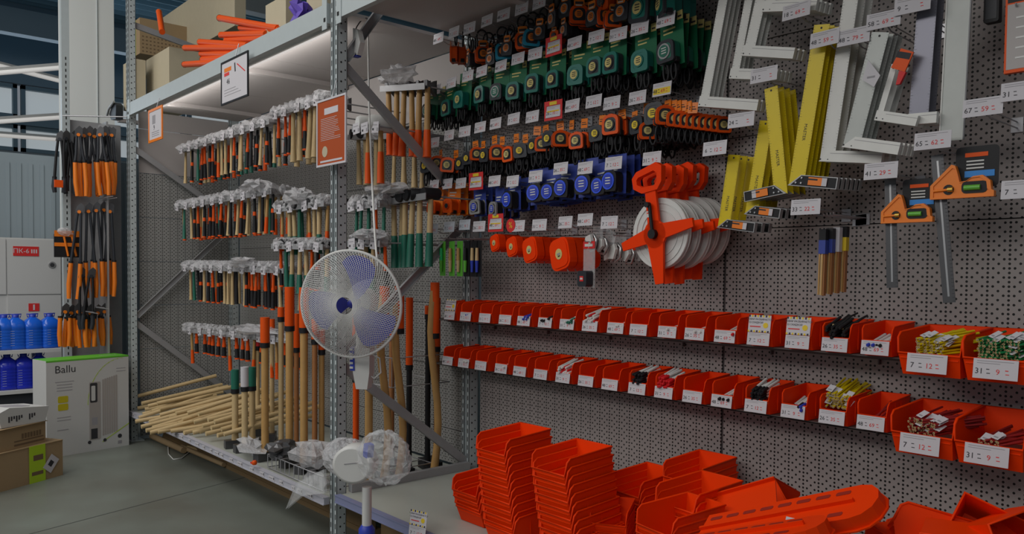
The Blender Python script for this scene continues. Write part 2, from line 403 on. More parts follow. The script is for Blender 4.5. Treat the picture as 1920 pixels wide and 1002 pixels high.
# horizontal beams at the top
ZB0, ZB1 = P(430, 131, YF).z, P(430, 131, YF).z+0.105
def beam(x0, x1, label):
    mb = MB(); mb.prism([(YF-0.012, ZB0), (YF-0.012, ZB1), (YF+0.035, ZB1), (YF+0.035, ZB1-0.02), (YF+0.02, ZB1-0.02), (YF+0.02, ZB0)], x0, x1, GALV, 'x')
    cl = MB()
    for x, s in ((x0, 1), (x1, -1)):
        cl.box(x, YF-0.016, ZB0-0.03, x+s*0.05, YF-0.012, ZB1+0.03, GALV); cl.box(x+s*0.012, YF-0.018, ZB0+0.01, x+s*0.03, YF-0.016, ZB0+0.03, HOLE); 
    put(kind(('beam', mb), ('end_connector', cl)), 'rack_beam', label, 'beam')
beam(XLp+0.05, XMp-0.05, 'pale grey rack beam above the hammers, left of the middle post')
beam(XMp+0.05, XMp+3.4, 'pale grey rack beam at the top, right of the middle post')
# light strip just behind the left beam
mb = MB(); mb.box(XLp+0.5, YF+0.04, ZB0-0.005, XMp-0.1, YF+0.075, ZB0+0.02, WHITE); mb2 = MB(); mb2.box(XLp+0.5, YF+0.055, ZB0-0.010, XMp-0.1, YF+0.07, ZB0-0.0052, mat('lit_strip', (0.9, 0.9, 0.9), 0.4, emit=((1, 0.93, 0.9), 0.75)))
put(kind(('housing', mb), ('diffuser', mb2)), 'shelf_light_strip', 'lit white light strip under the left rack beam', 'lamp')
area('under_beam_strip_light', ((XLp+XMp)/2, YF+0.10, ZB0-0.02), (R(115), 0, 0), 3.0, 0.04, 11)
# top shelves (underside seen) with stiffeners
def top_shelf(x0, x1, label, ribs, ndiv):
    parts = []
    for i in range(ndiv):
        xa, xb = lerp(x0, x1, i/ndiv)+0.002, lerp(x0, x1, (i+1)/ndiv)-0.002
        m_ = MB(); m_.box(xa, YF+0.036, ZB1-0.03, xb, YW-0.005, ZB1-0.012, SHELF); parts.append(('shelf_panel', m_))
    for x in ribs:
        m_ = MB(); m_.box(x, YF+0.08, ZB1-0.062, x+0.055, YW-0.01, ZB1-0.03, SHELF); parts.append(('stiffener', m_))
    put(kind(*parts), 'rack_shelf', label, 'shelf')
r1 = P(540, 157, YF+0.5).x; r2 = P(390, 210, YF+0.5).x
top_shelf(XLp+0.06, XMp-0.06, 'beige metal top shelf over the hammer display', [r1, r2, r2-1.1], 3)
top_shelf(XMp+0.06, XMp+3.4, 'beige metal top shelf over the tape measures', [XMp+0.75, XMp+1.9], 3)
# pegboard panels
PERF1 = perf_mat('perforated_warm_grey', (0.33, 0.295, 0.285)); PERF2 = perf_mat('perforated_cool_grey', (0.30, 0.30, 0.29)); PERF3 = perf_mat('perforated_end_grey', (0.30, 0.30, 0.29), ax=1)
XS = P(1360, 500, YW).x
zs = [P(1360, 934, YW).z, P(1360, 430, YW).z]
step = (zs[1]-zs[0])/3
def panels(x0, x1, mm, label, top=2.868, plain_top=False):
    z = zs[0]-step; parts = []
    while z < top:
        za, zb = max(z, 0.28), min(z+step, top)
        m_ = MB(); pl = plain_top and z+step*0.8 > 2.45
        m_.box(x0, YW, za, x1-0.004, YW+0.012, zb-0.004, SHELF if pl else mm)
        m_.box(x0, YW+0.013, za, x1, YW+0.02, zb, HOLE)
        parts.append(('panel', m_)); z += step
    put(kind(*parts), 'pegboard_wall', label, 'pegboard')
panels(XMp+0.055, XS-0.004, PERF1, 'warm grey perforated board behind tape measures and bins, left of the dark seam')
panels(XS+0.004, XS+1.75, PERF1, 'warm grey perforated board behind the squares, right of the dark seam')
panels(XLp+0.055, XLp+1.8, PERF2, 'cool grey perforated board behind the far half of the hammer rows', plain_top=True)
panels(XLp+1.8, XMp-0.055, PERF2, 'cool grey perforated board behind the near half of the hammer rows', plain_top=True)
parts = []
for i in range(8):
    za = 0.02+i*0.385
    if za > 2.8: break
    m_ = MB(); m_.box(XLp-0.05, YF+0.1, za, XLp-0.038, YW-0.01, min(za+0.381, 2.868), PERF3 if za < 2.2 else SHELF); parts.append(('panel', m_))
put(kind(*parts), 'pegboard_end', 'perforated grey end board behind the diagonal braces of the left frame', 'pegboard')
# vertical seam post in the pegboard
mb = MB(); mb.box(XS-0.003, YW-0.001, 0.3, XS+0.003, YW+0.03, 2.8, mat('seam_dark', (0.05, 0.045, 0.045), 0.7)); put(kind(('post', mb)), 'pegboard_post', 'dark slotted post in the seam between the pegboards', 'post')
# lower decks
ZL = P(611, 933, YF).z
def deck(x0, x1, z, label, lab, LIPM):
    a_ = MB(); a_.box(x0, YF+0.01, z-0.02, x1, YW, z, DECK)
    l_ = MB(); l_.box(x0, YF-0.022, z-0.035, x1, YF+0.01, z+0.004, LIPM); l_.box(x0, YF-0.026, z-0.037, x1, YF-0.022, z-0.032, LIPM); l_.box(x0, YF-0.026, z+0.001, x1, YF-0.022, z+0.006, LIPM)
    parts = [('shelf_panel', a_), ('price_rail', l_)]
    if lab:
        tl = []; x = x0+0.1; rnd = random.Random(3)
        while x < x1-0.2:
            w_ = rnd.choice((0.05, 0.06, 0.08)); t_ = MB(); t_.box(x, YF-0.0245, z-0.030, x+w_, YF-0.0225, z-0.001, PAPER); t_.box(x+0.008, YF-0.0252, z-0.02, x+w_-0.025, YF-0.0245, z-0.014, INKG); t_.box(x+w_-0.014, YF-0.0252, z-0.022, x+w_-0.005, YF-0.0245, z-0.008, INK); x += w_+rnd.uniform(0.02, 0.12); tl.append(('price_label', t_))
        parts[1] = ('price_rail', l_, tl)
    m_ = MB(); m_.box(x0, YF+0.26, 0.03, x1, YF+0.30, 0.12, mat('board_brown', (0.20, 0.13, 0.06), 0.7)); m_.box(x0, YF+0.255, 0.0, x1, YF+0.34, 0.03, MAT['board_brown']); parts.append(('front_board', m_))
    put(kind(*parts), 'base_shelf', label, 'shelf')
LIPW = mat('lilac_white_rail', (0.46, 0.46, 0.52), 0.4); LIPB = mat('blue_grey_rail', (0.20, 0.22, 0.36), 0.4)
deck(XLp+0.06, XMp-0.06, ZL, 'grey base shelf with white price rail carrying the tool handles', True, LIPW)
ZR = P(697, 955, YF).z
deck(XMp+0.06, XMp+4.2, ZR, 'grey base shelf with blue rail under the stacked orange bins', False, LIPB)
# sill between the two base shelves
mb = MB(); mb.box(XMp+0.04, YF+0.07, ZR+0.001, XMp+0.075, YW-0.09, ZR+0.045, GALV2)
put(kind(('sill', mb)), 'shelf_divider', 'grey metal sill between the tool shelf and the bin shelf', 'divider')
# ================================================================== PRICE TAGS AND HOOKS
def tag_mb(w_=0.098, h_=0.058, style='plain', nums=('48', '69')):
    m = MB(); m.box(-w_/2, -0.0012, -h_, w_/2, 0, 0, PAPER if style != 'blue' else PAPER2)
    y = -0.0016
    def bar(x0, x1, z0, z1, c): m.box(x0*w_, y, z0*h_, x1*w_, -0.0012, z1*h_, c)
    bar(-0.42, 0.40, -0.13, -0.10, INKG); bar(-0.42, 0.10, -0.24, -0.21, INKG)
    if style == 'yellow': bar(-0.46, 0.46, -0.86, -0.40, YEL); y = -0.0022
    c2 = INKR if style != 'mute' else INKG
    m.text(nums[0], h_*0.40, INK, T((-0.36*w_, y-0.0004, -0.64*h_)))
    bar(-0.20, -0.13, -0.54, -0.50, INK); bar(-0.19, -0.11, -0.74, -0.70, INK)
    if nums[1]: m.text(nums[1], h_*0.38, c2, T((0.06*w_, y-0.0004, -0.64*h_)))
    bar(0.22, 0.29, -0.56, -0.51, c2); bar(0.23, 0.31, -0.74, -0.70, c2)
    return m
TAGN = [('48', '69'), ('7', '12'), ('31', '9'), ('26', '35')]
def hook_kind(style, i, L=0.25, w_=0.098, h_=0.058, nums=None, wires=2):
    a_ = MB()
    a_.tube([(0, 0.0, 0.0), (0, L, 0.0)], 0.0023, WIRE, 5)
    a_.tube([(0, 0.0, 0.0), (0, 0.0, 0.02)], 0.0023, WIRE, 5)
    if wires > 1:
        a_.tube([(0, L, -0.02), (0, 0.06, -0.022), (0, 0.03, -0.012)], 0.0026, WIRE, 5)
    a_.box(-0.018, L-0.004, -0.035, 0.018, L, 0.014, WIRE)
    t_ = tag_mb(w_, h_, 'plain' if style in ('redframe', 'percent') else style, nums or TAGN[i % 4])
    tt = MB(); Mx = T((0, -0.003, 0.03), rx=R(-6)); 
    for vi in range(len(t_.v)): t_.v[vi] = tuple(Mx @ Vector(t_.v[vi]))
    parts = [('wire', a_), ('price_tag', t_)]
    if style == 'redframe':
        f = MB(); f.ring([(-0.06, -0.041), (0.06, -0.041), (0.06, 0.054), (-0.06, 0.054)], [(-0.046, -0.026), (0.046, -0.026), (0.046, 0.03), (-0.046, 0.03)], -0.007, -0.0052, RED)
        f.box(-0.024, -0.0085, 0.033, 0.024, -0.007, 0.049, YEL); parts.append(('promo_frame', f, None, 'red promotion frame with a yellow patch'))
        g = MB(); g.box(-0.04, -0.0075, -0.018, 0.04, -0.0068, 0.006, YEL); parts.append(('price_strip', g))
    if style == 'percent':
        f = MB(); f.disc(-0.06, 0.006, 0.036, -0.010, -0.008, RED, 20); f.text('%', 0.045, YEL, T((-0.06, -0.0105, 0.006))); parts.append(('percent_disc', f, None, 'round red disc with a yellow percent sign'))
    return kind(*parts)
HK = {}
def hook(px, py, style='plain', label='', Y=2.775, tw=None, nums=None, i=0):
    """py/px = centre of the price tag in the photograph"""
    p = P(px, py, Y); yb = YW-0.003 if p.x > XMp+0.06 else YW-0.1
    key = (style, i % 4, round(Y, 2), tw, nums, yb)
    if key not in HK: HK[key] = hook_kind(style, i, yb-Y, *( (tw[0], tw[1]) if tw else (0.098, 0.058)), nums=nums)
    put(HK[key], 'display_hook', label, 'hook', T((p.x, Y, p.z-0.007), rz=R(random.uniform(-4, 4))), 'wall hooks with price tags')
def hook_row(lst, rowname, Y=2.775):
    for i, q in enumerate(lst):
        st = q[2] if len(q) > 2 else 'plain'
        d_ = {'plain': 'white price tag', 'redframe': 'red framed price tag', 'yellow': 'yellow striped price tag', 'percent': 'white tag beside a red disc', 'blue': 'bluish price tag', 'mute': 'pale price tag'}[st]
        hook(q[0], q[1], st, 'hook with %s, %s from left %s' % (d_, ORD[i], rowname), Y, i=i)
hook_row([(824,70),(853,59),(882,51),(915,37),(946,26),(980,14),(1013,3)], 'in the uppermost tag row', Y=2.72)
hook_row([(818,167),(848,154),(879,141),(905,132),(941,122),(973,108),(1005,99),(1040,86,'redframe'),(1079,79),(1120,67),(1161,62),(1201,51),(1250,35)], 'above green tapes')
hook_row([(815,266),(844,252),(873,245),(902,237),(931,230),(965,221),(1000,217),(1039,207,'redframe'),(1075,196),(1115,188),(1149,191),(1197,181),(1243,165,'yellow')], 'above small orange tapes')
hook_row([(816,345),(841,343),(866,342),(894,340,'redframe'),(929,338),(963,338),(1006,329),(1053,314),(1099,313),(1152,304),(1224,295)], 'above blue tapes')
hook_row([(814,428,'blue'),(844,424,'blue'),(873,420,'blue'),(900,423),(931,418,'redframe'),(974,422,'percent'),(1013,420),(1062,415),(1099,410),(1144,415)], 'below blue tapes')
SQT = [(1495,18,60,('18','69')),(1434,138,50,('31','')),(1548,70,52,('48','59')),(1602,66,58,('48','79')),(1658,35,60,('58','69')),(1844,198,72,('67','59')),(1391,223,47,('24','')),(1342,276,44,('6','12')),
       (1512,386,55,('33','22')),(1750,261,66,('65','62')),(1653,318,63,('41','29')),(1918,352,60,('7','')),(1918,167,60,('31','')),(1712,6,50,('9',''))]
SQN = ['over the uppermost white square','at the second white square','on top of the tallest yellow square','right of the tallest yellow square','top centre right, over the sliding bevels','far right with an empty hook','beside the white square above the yellow ones',
       'left of the shortest yellow square','above the folding rulers','above the right combination square','above the left combination square','at the right edge, lower','at the right edge, upper','at the top edge by the perforated rule']
for i, (x, y, w_, n_) in enumerate(SQT):
    hook(x, y, 'plain', 'wall hook with large price tag, %s' % SQN[i], 2.72, (0.112, 0.056), n_, i)
# ================================================================== TAPE MEASURES
def D_out(w_, h_, r, n=4):            # rounded case with a square lower front corner
    out = []
    for cx, cz, st, rr in ((w_/2-r, h_/2-r, 0, r), (-w_/2+r*1.2, h_/2-r*1.2, 90, r*1.2), (-w_/2+r*.6, -h_/2+r*.6, 180, r*.6), (w_/2-r*.4, -h_/2+r*.4, 270, r*.4)):
        for i in range(n+1):
            t = R(st+90*i/n); out.append((cx+rr*math.cos(t), cz+rr*math.sin(t)))
    return out
def sh(out, dx, dz): return [(a+dx, b+dz) for a, b in out]
def tape_kind(case, bump, disc_c, rim, card=None, strap=False, open_frame=False, s=0.07, th=0.034, lab='', cardw=0.1, tab=True, cz=-0.12, ring_r=None, lan=False):
    parts = []
    c = MB(); c.prism(sh(D_out(s, s, s*0.3), 0, cz), -th/2, th/2, case, 'y'); 
    c.prism(sh(D_out(s*0.8, s*0.8, s*0.26), 0, cz), -th/2-0.002, th/2+0.002, case, 'y')
    c.box(s*0.38, -0.009, cz-s/2-0.004, s*0.56, 0.009, cz-s/2+0.012, BLACK)
    parts.append(('case', c))
    b = MB()
    o = sh(D_out(s*1.04, s*1.04, s*0.31), 0, cz); i_ = sh(D_out(s*0.74, s*0.74, s*0.24), 0, cz)
    if open_frame:
        b.ring(o, i_, -th/2-0.004, -th/2+0.007, bump); b.ring(o, i_, th/2-0.007, th/2+0.004, bump)
        b.box(-s*0.1, -th/2-0.003, cz+s*0.44, s*0.16, th/2+0.003, cz+s*0.56, bump)
    else:
        b.ring(o, i_, -th/2-0.003, -th/2+0.006, bump); b.box(-s*0.52, -th/2+0.004, cz-s*0.3, -s*0.48, th/2, cz+s*0.2, bump)
    parts.append(('bumper', b))
    l = MB(); r_ = ring_r or s*0.3
    l.disc(-0.002, cz, r_, -th/2-0.0065, -th/2-0.002, rim, 18); l.disc(-0.002, cz, r_*0.78, -th/2-0.008, -th/2-0.0065, disc_c, 18)
    for k_ in range(3): l.box(-r_*0.4, -th/2-0.009, cz+r_*(0.3-0.32*k_), r_*0.4, -th/2-0.008, cz+r_*(0.42-0.32*k_), INK if disc_c not in (BLACK, BLUE, GREEN, TEAL) else WHITE)
    parts.append(('label_disc', l))
    if card:
        cd = MB(); cd.box(-cardw/2, th/2+0.004, cz-s*0.62, cardw/2, th/2+0.005, 0.012, card)
        cd.box(-cardw*0.36, th/2+0.003, -0.035, cardw*0.16, th/2+0.004, -0.029, YLAB if card in (GREENC,) else WHITE); cd.box(-cardw*0.36, th/2+0.003, -0.048, cardw*0.05, th/2+0.004, -0.043, YLAB if card in (GREENC,) else WHITE)
        subs = None
        if tab:
            tb = MB(); tb.box(cardw*0.26, th/2+0.0015, -0.012, cardw*0.5, th/2+0.003, 0.018, YLAB); tb.box(cardw*0.3, th/2+0.001, -0.004, cardw*0.46, th/2+0.0015, 0.002, INK); subs = [('corner_tab', tb, 'cream yellow corner tab')]
        parts.append(('backing_card', cd, subs))
    if strap:
        st = MB(); st.tube([(0.026*math.cos(a), 0.004, -0.036+0.036*math.sin(a)) for a in [2*PI*i/14 for i in range(14)]], 0.0042, BLACK, 5, True)
        parts.append(('strap', st))
        tg = MB(); tg.rbox(-0.022, -th/2-0.004, cz+s*0.40, 0.022, -th/2-0.001, cz+s*0.40+0.034, 0.008, ORG3 if bump != CYAN else BLACK); tg.box(-0.017, -th/2-0.005, cz+s*0.40+0.012, 0.017, -th/2-0.004, cz+s*0.40+0.022, INK); tg.box(-0.015, -th/2-0.005, cz+s*0.40+0.004, 0.012, -th/2-0.004, cz+s*0.40+0.009, WHITE)
        parts.append(('hang_tag', tg))
    if lan:
        ln = MB()
        for k_ in range(2): ln.tube([(0.012*math.cos(a)+(k_-.5)*0.03, 0.006*k_, cz-s*0.5-0.03+0.032*math.sin(a)) for a in [2*PI*i/10 for i in range(10)]], 0.0045, BLACK, 5, True)
        ln.rbox(-0.03, th/2-0.002, cz-s*0.5-0.03, 0.03, th/2+0.003, cz, 0.006, BLACK)
        parts.append(('lanyard', ln))
    return kind(*parts)
TK = {
 'orangefull': tape_kind(ORG2, ORG2, STEEL, DARK, strap=True, s=0.078),
 'orange': tape_kind(DARK, ORG2, ORG3, DARK, strap=True, open_frame=True, s=0.074),
 'cyan': tape_kind(DARK, CYAN, ORG3, DARK, strap=True, open_frame=True, s=0.074),
 'darkor': tape_kind(DARK, DARK, ORG3, SILV, strap=True, s=0.074),
 'greentop': tape_kind(TEAL, DARK, YLAB, TEAL, s=0.085, cz=-0.06),
 'g_ring': tape_kind(GREEN, DARK, GREEN, SILV, card=GREENC, s=0.075, cardw=0.105, ring_r=0.027, lan=True),
 'g_teal': tape_kind(TEAL, TEAL, YLAB, TEAL, card=GREENC, s=0.078, cardw=0.105, lan=True),
 'g_dark': tape_kind(DARK, TEAL, YLAB, DARK, card=GREENC, s=0.078, cardw=0.105, lan=True),
 'smallor': tape_kind(DARK, ORG2, YLAB, DARK, open_frame=True, s=0.064, card=None, strap=False, cz=-0.08, lan=True),
 'smalldk': tape_kind(DARK, DARK, YEL, DARK, s=0.064, cz=-0.08, lan=True),
 'pack': tape_kind(ORG2, ORG2, DARK, ORG2, card=ORG3, s=0.062, cardw=0.088, tab=False, ring_r=0.014, cz=-0.095),
 'silver': tape_kind(BLACK, SILV, BLUE, SILV, card=BLUEC, s=0.066, cardw=0.08, tab=False, ring_r=0.024, cz=-0.09),
 'blue': tape_kind(BLACK, BLACK, BLUE, mat('bright_blue_ring', (0.04, 0.10, 0.75), 0.4), card=BLUEC, s=0.074, cardw=0.10, tab=False, ring_r=0.032, cz=-0.09),
}
# small boards (paper flags) over the small orange tapes
flag = MB(); flag.box(-0.022, 0, -0.045, 0.022, 0.0015, 0.0, ORG3); flag.box(-0.016, -0.001, -0.03, 0.016, 0, -0.026, INK); flag.box(-0.016, -0.001, -0.02, 0.010, 0, -0.017, INK)
FLAG = kind(('card', flag))
def tape(px, py, kd, n, dn, label, s=1.0, Y=2.79, gap=0.05, yaw=0, dz=None):
    # px,py: centre of the nearest tape body
    th = {'smallor': -0.08, 'smalldk': -0.08, 'pack': -0.095, 'silver': -0.09, 'blue': -0.09, 'greentop': -0.06}.get(kd, -0.12)
    p = P(px, py, Y); s *= 1.12
    for i in range(n):
        y = Y+i*gap
        if y > YW-0.03: break
        nm = label if i == 0 else label+', ' + ('%s behind' % ORD[i-1])
        put(TK[kd], 'tape_measure', nm, 'tape measure', T((p.x+random.uniform(-.004, .004)*(i > 0), y, p.z-th*s+random.uniform(-.003, .003)), rz=yaw+random.uniform(-0.16, 0.16), ry=random.uniform(-0.08, 0.08), s=s), 'tape measures on the wall hooks')
def hang_row(lst, dn, rowname, **kw):
    cnt = 0
    for q in lst:
        px, py, kd, n = q[:4]; cnt += 1
        tape(px, py, kd, n, dn, '%s, %s in %s' % (DESC[kd], ORD[cnt-1], rowname), s=q[4] if len(q) > 4 else 1.0, yaw=R(q[5]) if len(q) > 5 else 0, **kw)
DESC = {'orangefull': 'all orange tape measure', 'orange': 'dark tape in open orange frame', 'cyan': 'dark tape measure with cyan frame', 'darkor': 'dark tape with amber tag',
        'greentop': 'large teal and black tape measure', 'g_ring': 'green carded tape with a silver ring', 'g_teal': 'teal carded tape measure', 'g_dark': 'dark tape on green card', 'smallor': 'small open framed orange tape',
        'smalldk': 'small dark tape with yellow disc', 'pack': 'orange mini tape on amber card', 'silver': 'silver black tape with blue disc', 'blue': 'black tape in blue blister'}
hang_row([(853,103,'orangefull',4,1.0,-40),(884,112,'darkor',3,.85,-20),(903,103,'orange',4,1,50),(921,112,'darkor',3,.8),(941,97,'cyan',4,1.0,55),(957,90,'darkor',3,.9),(979,79,'orange',4,1,40),(1000,72,'cyan',4,1,50),(1018,60,'darkor',3,.9),
          (1043,68,'orangefull',2,.62,0),(1042,36,'darkor',4,1,-10),(1066,18,'darkor',4,1,-10),(1062,56,'darkor',3,.8,-10),(1085,30,'orange',5,1,50),(1116,32,'darkor',5,1,-10),(1132,32,'orange',5,1,50),(1172,22,'darkor',5,1,-10),(1133,5,'orangefull',3,1,0),(1150,38,'orange',4,.9,55),(1207,16,'greentop',4,1.25,-8),(1246,8,'greentop',4,1.2,-30)], 'A', 'uppermost tape row')
hang_row([(806,208,'g_ring',3,.95),(839,204,'g_dark',3),(867,187,'g_teal',3,1.05),(903,178,'g_dark',3),(935,173,'g_ring',3),(966,172,'g_dark',3),(1003,158,'g_dark',4,1.05),(1040,150,'g_dark',4,.95),(1084,142,'g_teal',4,1.05),(1118,126,'g_dark',4),(1150,120,'g_dark',4,1.05),(1203,116,'g_teal',5,1.05),(1250,99,'g_ring',5,1.1)], 'B', 'green row')
hang_row([(802,311,'smalldk',3,1.1),(818,307,'smallor',3,1.05,45),(843,310,'smallor',3,1.1,30),(866,308,'smalldk',3,.95),(879,298,'smalldk',3,.95),(893,290,'smallor',3,.95,50),(913,291,'smalldk',3,1),(930,288,'smallor',3,1.05,50),(955,290,'smallor',3,1.05,0),(975,284,'smalldk',4,1,30),(1003,275,'smalldk',4,1),(1016,272,'smallor',4,1,50),(1030,262,'smalldk',4,1),(1049,262,'smallor',4,1.05,50),(1083,264,'smallor',4,1.05,5),(1119,252,'smalldk',4,1.0),(1149,236,'smallor',4,1.2,5),(1197,237,'smalldk',4,1.05),(1212,246,'smallor',4,1,50),(1228,215,'smalldk',5,1.25),(1245,217,'smallor',5,1.1,55)], 'C', 'small tape row')
# the long hook of side-on orange tapes at the right end
p = P(1262, 226, 2.79)
for i in range(9):
    q = P(1262+i*10.5, 224+i*1.2, 2.80+i*0.012)
    put(TK['smallor'], 'tape_measure', 'small orange tape hung edge-on at row end, %s from left' % ORD[i], 'tape measure', T((q.x, 2.80+i*0.016, q.z+0.08), rz=R(55)), 'edge-on tapes')
flg = [(826,288),(855,289),(891,272),(906,272),(927,262),(942,264),(968,259),(985,260),(1008,245),(1023,243),(1050,236),(1072,234),(1096,231),(1130,225),(1166,215),(1190,218),(1215,203),(1252,197),(1262,198),(1270,199),(1280,198),(1290,200),(1300,202)]
for i, (x, y) in enumerate(flg):
    q = P(x, y, 2.81)
    put(FLAG, 'hang_card', 'small amber hang card above the small tapes, %s from the left' % ORD[i], 'card', T((q.x, 2.81, q.z+0.022), rz=random.uniform(-.3, .3), ry=random.uniform(-.1, .1)), 'amber hang cards')
hang_row([(815,388,'pack',3,1.0),(846,386,'pack',4,1.12,6),(893,388,'silver',3,1.05),(930,392,'silver',3,1.0),(957,375,'blue',3,1.05),(1004,362,'blue',4,1.1),(1030,360,'blue',4,1.0),(1059,354,'blue',4,1.05),(1096,346,'blue',4,1.1),(1124,350,'blue',4,1.0),(1149,340,'blue',4,1.1)], 'D', 'blue row')
# square orange long-tape reels
def sqreel_kind(s, th=0.045):
    o = []
    r = s*0.28
    for cx, cz, st in ((s/2-r, s/2-r, 0), (-s/2+r, s/2-r, 90), (-s/2+r, -s/2+r, 180), (s/2-r, -s/2+r, 270)):
        for i in range(4): t = R(st+30*i); o.append((cx+r*math.cos(t), cz+r*math.sin(t)))
    a_ = MB(); a_.prism(o, -th/2, th/2, ORG, 'y'); a_.prism([(x*0.85, z*0.85) for x, z in o], -th/2-0.004, th/2+0.004, ORG, 'y')
    l = MB(); l.disc(0, 0, s*0.17, -th/2-0.006, -th/2-0.004, YLAB, 18); l.box(-s*.08, -th/2-0.007, -s*.03, s*.09, -th/2-0.006, s*.03, INKG); l.box(-s*.05, -th/2-0.007, -s*.09, s*.06, -th/2-0.006, -s*.05, INK)
    h = MB(); h.tube([(s*.1, 0, -s/2), (s*.12, 0, -s/2-0.012), (s*.16, 0, -s/2-0.015)], 0.003, WIRE, 5)
    return kind(('case', a_), ('label_disc', l), ('end_hook', h))
for i, (x, y, s_, n) in enumerate(((934,456,0.088,3),(966,463,0.10,3),(1000,469,0.125,4),(1056,477,0.155,4))):
    kd = sqreel_kind(s_); q = P(x, y, 2.78)
    for j in range(n):
        put(kd, 'tape_reel', ['smallest', 'second smallest', 'second largest', 'largest'][i]+' square orange reel size under the blue tapes'+('' if j == 0 else ', %s behind' % ORD[j-1]), 'tape reel', T((q.x, 2.78+j*0.055, q.z), ry=R(-14), rz=R(-8)), 'square orange tape reels')
# ---- big open reels
def bigreel():
    fr = MB(); th = 0.012
    def arm(p0, p1, w0, w1, y0=-0.045):
        d_ = Vector((p1[0]-p0[0], 0, p1[1]-p0[1])); n__ = Vector((-d_.z, 0, d_.x)).normalized()
        a, b = Vector((p0[0], 0, p0[1])), Vector((p1[0], 0, p1[1]))
        o = [a+n__*w0, b+n__*w1, b-n__*w1, a-n__*w0]
        fr.prism([(v.x, v.z) for v in o], y0, y0+th, ORG, 'y')
    arm((0, -0.02), (-0.012, 0.19), 0.032, 0.028); arm((0, -0.02), (0.012, -0.215), 0.045, 0.022)
    arm((0, 0), (-0.185, -0.04), 0.036, 0.018); arm((0, 0), (0.20, 0.02), 0.036, 0.018)
    fr.prism([(0.06*math.cos(2*PI*i/16), 0.06*math.sin(2*PI*i/16)-0.005) for i in range(16)], -0.045, -0.033, ORG, 'y')
    hd = MB(); out = [(-0.10, 0.20), (-0.055, 0.175), (0.03, 0.18), (0.055, 0.21), (0.06, 0.275), (0.03, 0.295), (-0.08, 0.27), (-0.105, 0.245)]
    inn = [(-0.078, 0.215), (-0.05, 0.20), (0.015, 0.20), (0.03, 0.215), (0.032, 0.25), (0.015, 0.262), (-0.07, 0.245), (-0.08, 0.235)]
    hd.ring(out, inn, -0.05, -0.022, ORG)
    dsc = MB(); dsc.lathe([(0.148, -0.012), (0.150, -0.009), (0.150, -0.004), (0.142, -0.002)], WHITE, 40, ax='y'); dsc.lathe([(0.142, -0.002), (0.142, 0.004)], WHITE, 40, ax='y')
    dsc2 = MB(); dsc2.lathe([(0.143, 0.004), (0.150, 0.006), (0.150, 0.012), (0.14, 0.015)], WHITE, 40, ax='y')
    for r_ in (0.13, 0.10): dsc.ring([(r_*math.cos(2*PI*i/32), r_*math.sin(2*PI*i/32)) for i in range(32)], [((r_-.004)*math.cos(2*PI*i/32), (r_-.004)*math.sin(2*PI*i/32)) for i in range(32)], -0.0155, -0.0125, WHITE)
    cr = MB(); cr.tube([(0, -0.058, 0.0), (-0.006, -0.06, 0.115)], 0.0075, BLACK, 8); cr.lathe([(0.020, -0.066), (0.020, -0.047), (0.016, -0.045)], BLACK, 16, ax='y', M=T((0, 0, -0.005))); cr.lathe([(0.012, -0.075), (0.012, -0.056)], BLACK, 12, ax='y', M=T((-0.012, 0, 0.12)))
    lb = MB(); lb.box(-0.034, -0.0465, 0.07, -0.014, -0.0455, 0.085, WHITE); lb.box(-0.034, -0.0465, 0.09, -0.014, -0.0455, 0.096, WHITE)
    return kind(('frame', fr), ('handle', hd), ('flange', dsc, None, 'white flange disc'), ('flange', dsc2, None, 'white flange disc'), ('crank', cr, None, 'black crank'), ('sticker', lb))
BR = bigreel()
q0 = P(1240, 438, 2.72)
for i, (dy, dx, dz) in enumerate(((0, 0, 0), (0.067, 0.0, 0.002), (0.134, 0.006, 0), (0.201, 0.0, 0.02), (0.268, 0.008, 0.02))):
    put(BR, 'measuring_reel', 'large white measuring reel in an orange cross frame, %s' % ('frontmost of the row' if i == 0 else ('%s behind the frontmost' % ORD[i-1])), 'measuring reel', T((q0.x+dx, 2.72+dy, q0.z+dz), ry=R(-5+i*1.0), rz=R(-2)), 'big open measuring reels')
# hex keys, black dispenser, green packs
hx = MB(); hx.tube([(-.04, 0, .03), (0.02, 0, .03), (.045, 0, .005), (.03, 0, -.04), (-.02, 0, -.05)], 0.006, BRIGHT, 6); hx.tube([(-.035, .012, .02), (0.01, .012, .02), (.03, .012, 0), (.02, .012, -.035), (-.03, .012, -.04)], 0.005, BLACK, 6)
hx2 = MB(); hx2.prism([(-.05,-.03),(-.03,.02),(.02,.03),(.03,0),(0,-.04)], -.02, -.008, WHITE, 'y'); hx3 = MB(); hx3.box(-.05, .03, -.03, .05, .032, .07, CLEAR)
HX = kind(('tool_body', hx), ('case', hx2, None, 'white case'), ('blister', hx3, None, 'clear blister'))
for i, (x, y, rr) in enumerate(((1110,452,0),(1128,458,20),(1150,470,-10),(1172,475,10),(1135,470,-25))):
    q = P(x, y, 2.80+0.02*i); put(HX, 'folding_tool', 'chrome black folding tool in clear pack beside big reels, %s from left' % ORD[i], 'tool', T((q.x, 2.80+0.03*i, q.z), ry=R(rr), rz=R(-20)), 'folding tools left of the big reels')
bt = MB(); bt.rbox(-.035, -.02, -.045, .035, .02, .03, .012, DARK); bt2 = MB(); bt2.box(-.014, -.022, -.02, .014, -.02, .005, RED); bt2.box(-.01, -.0225, -.012, .01, -.022, -.003, WHITE); bt3 = MB(); bt3.box(-.045, .022, -.05, .045, .024, .17, CLEAR); bt3.box(-.045, .020, .135, .045, .022, .17, RED); bt3.box(-.03, .018, .145, .03, .0205, .158, WHITE)
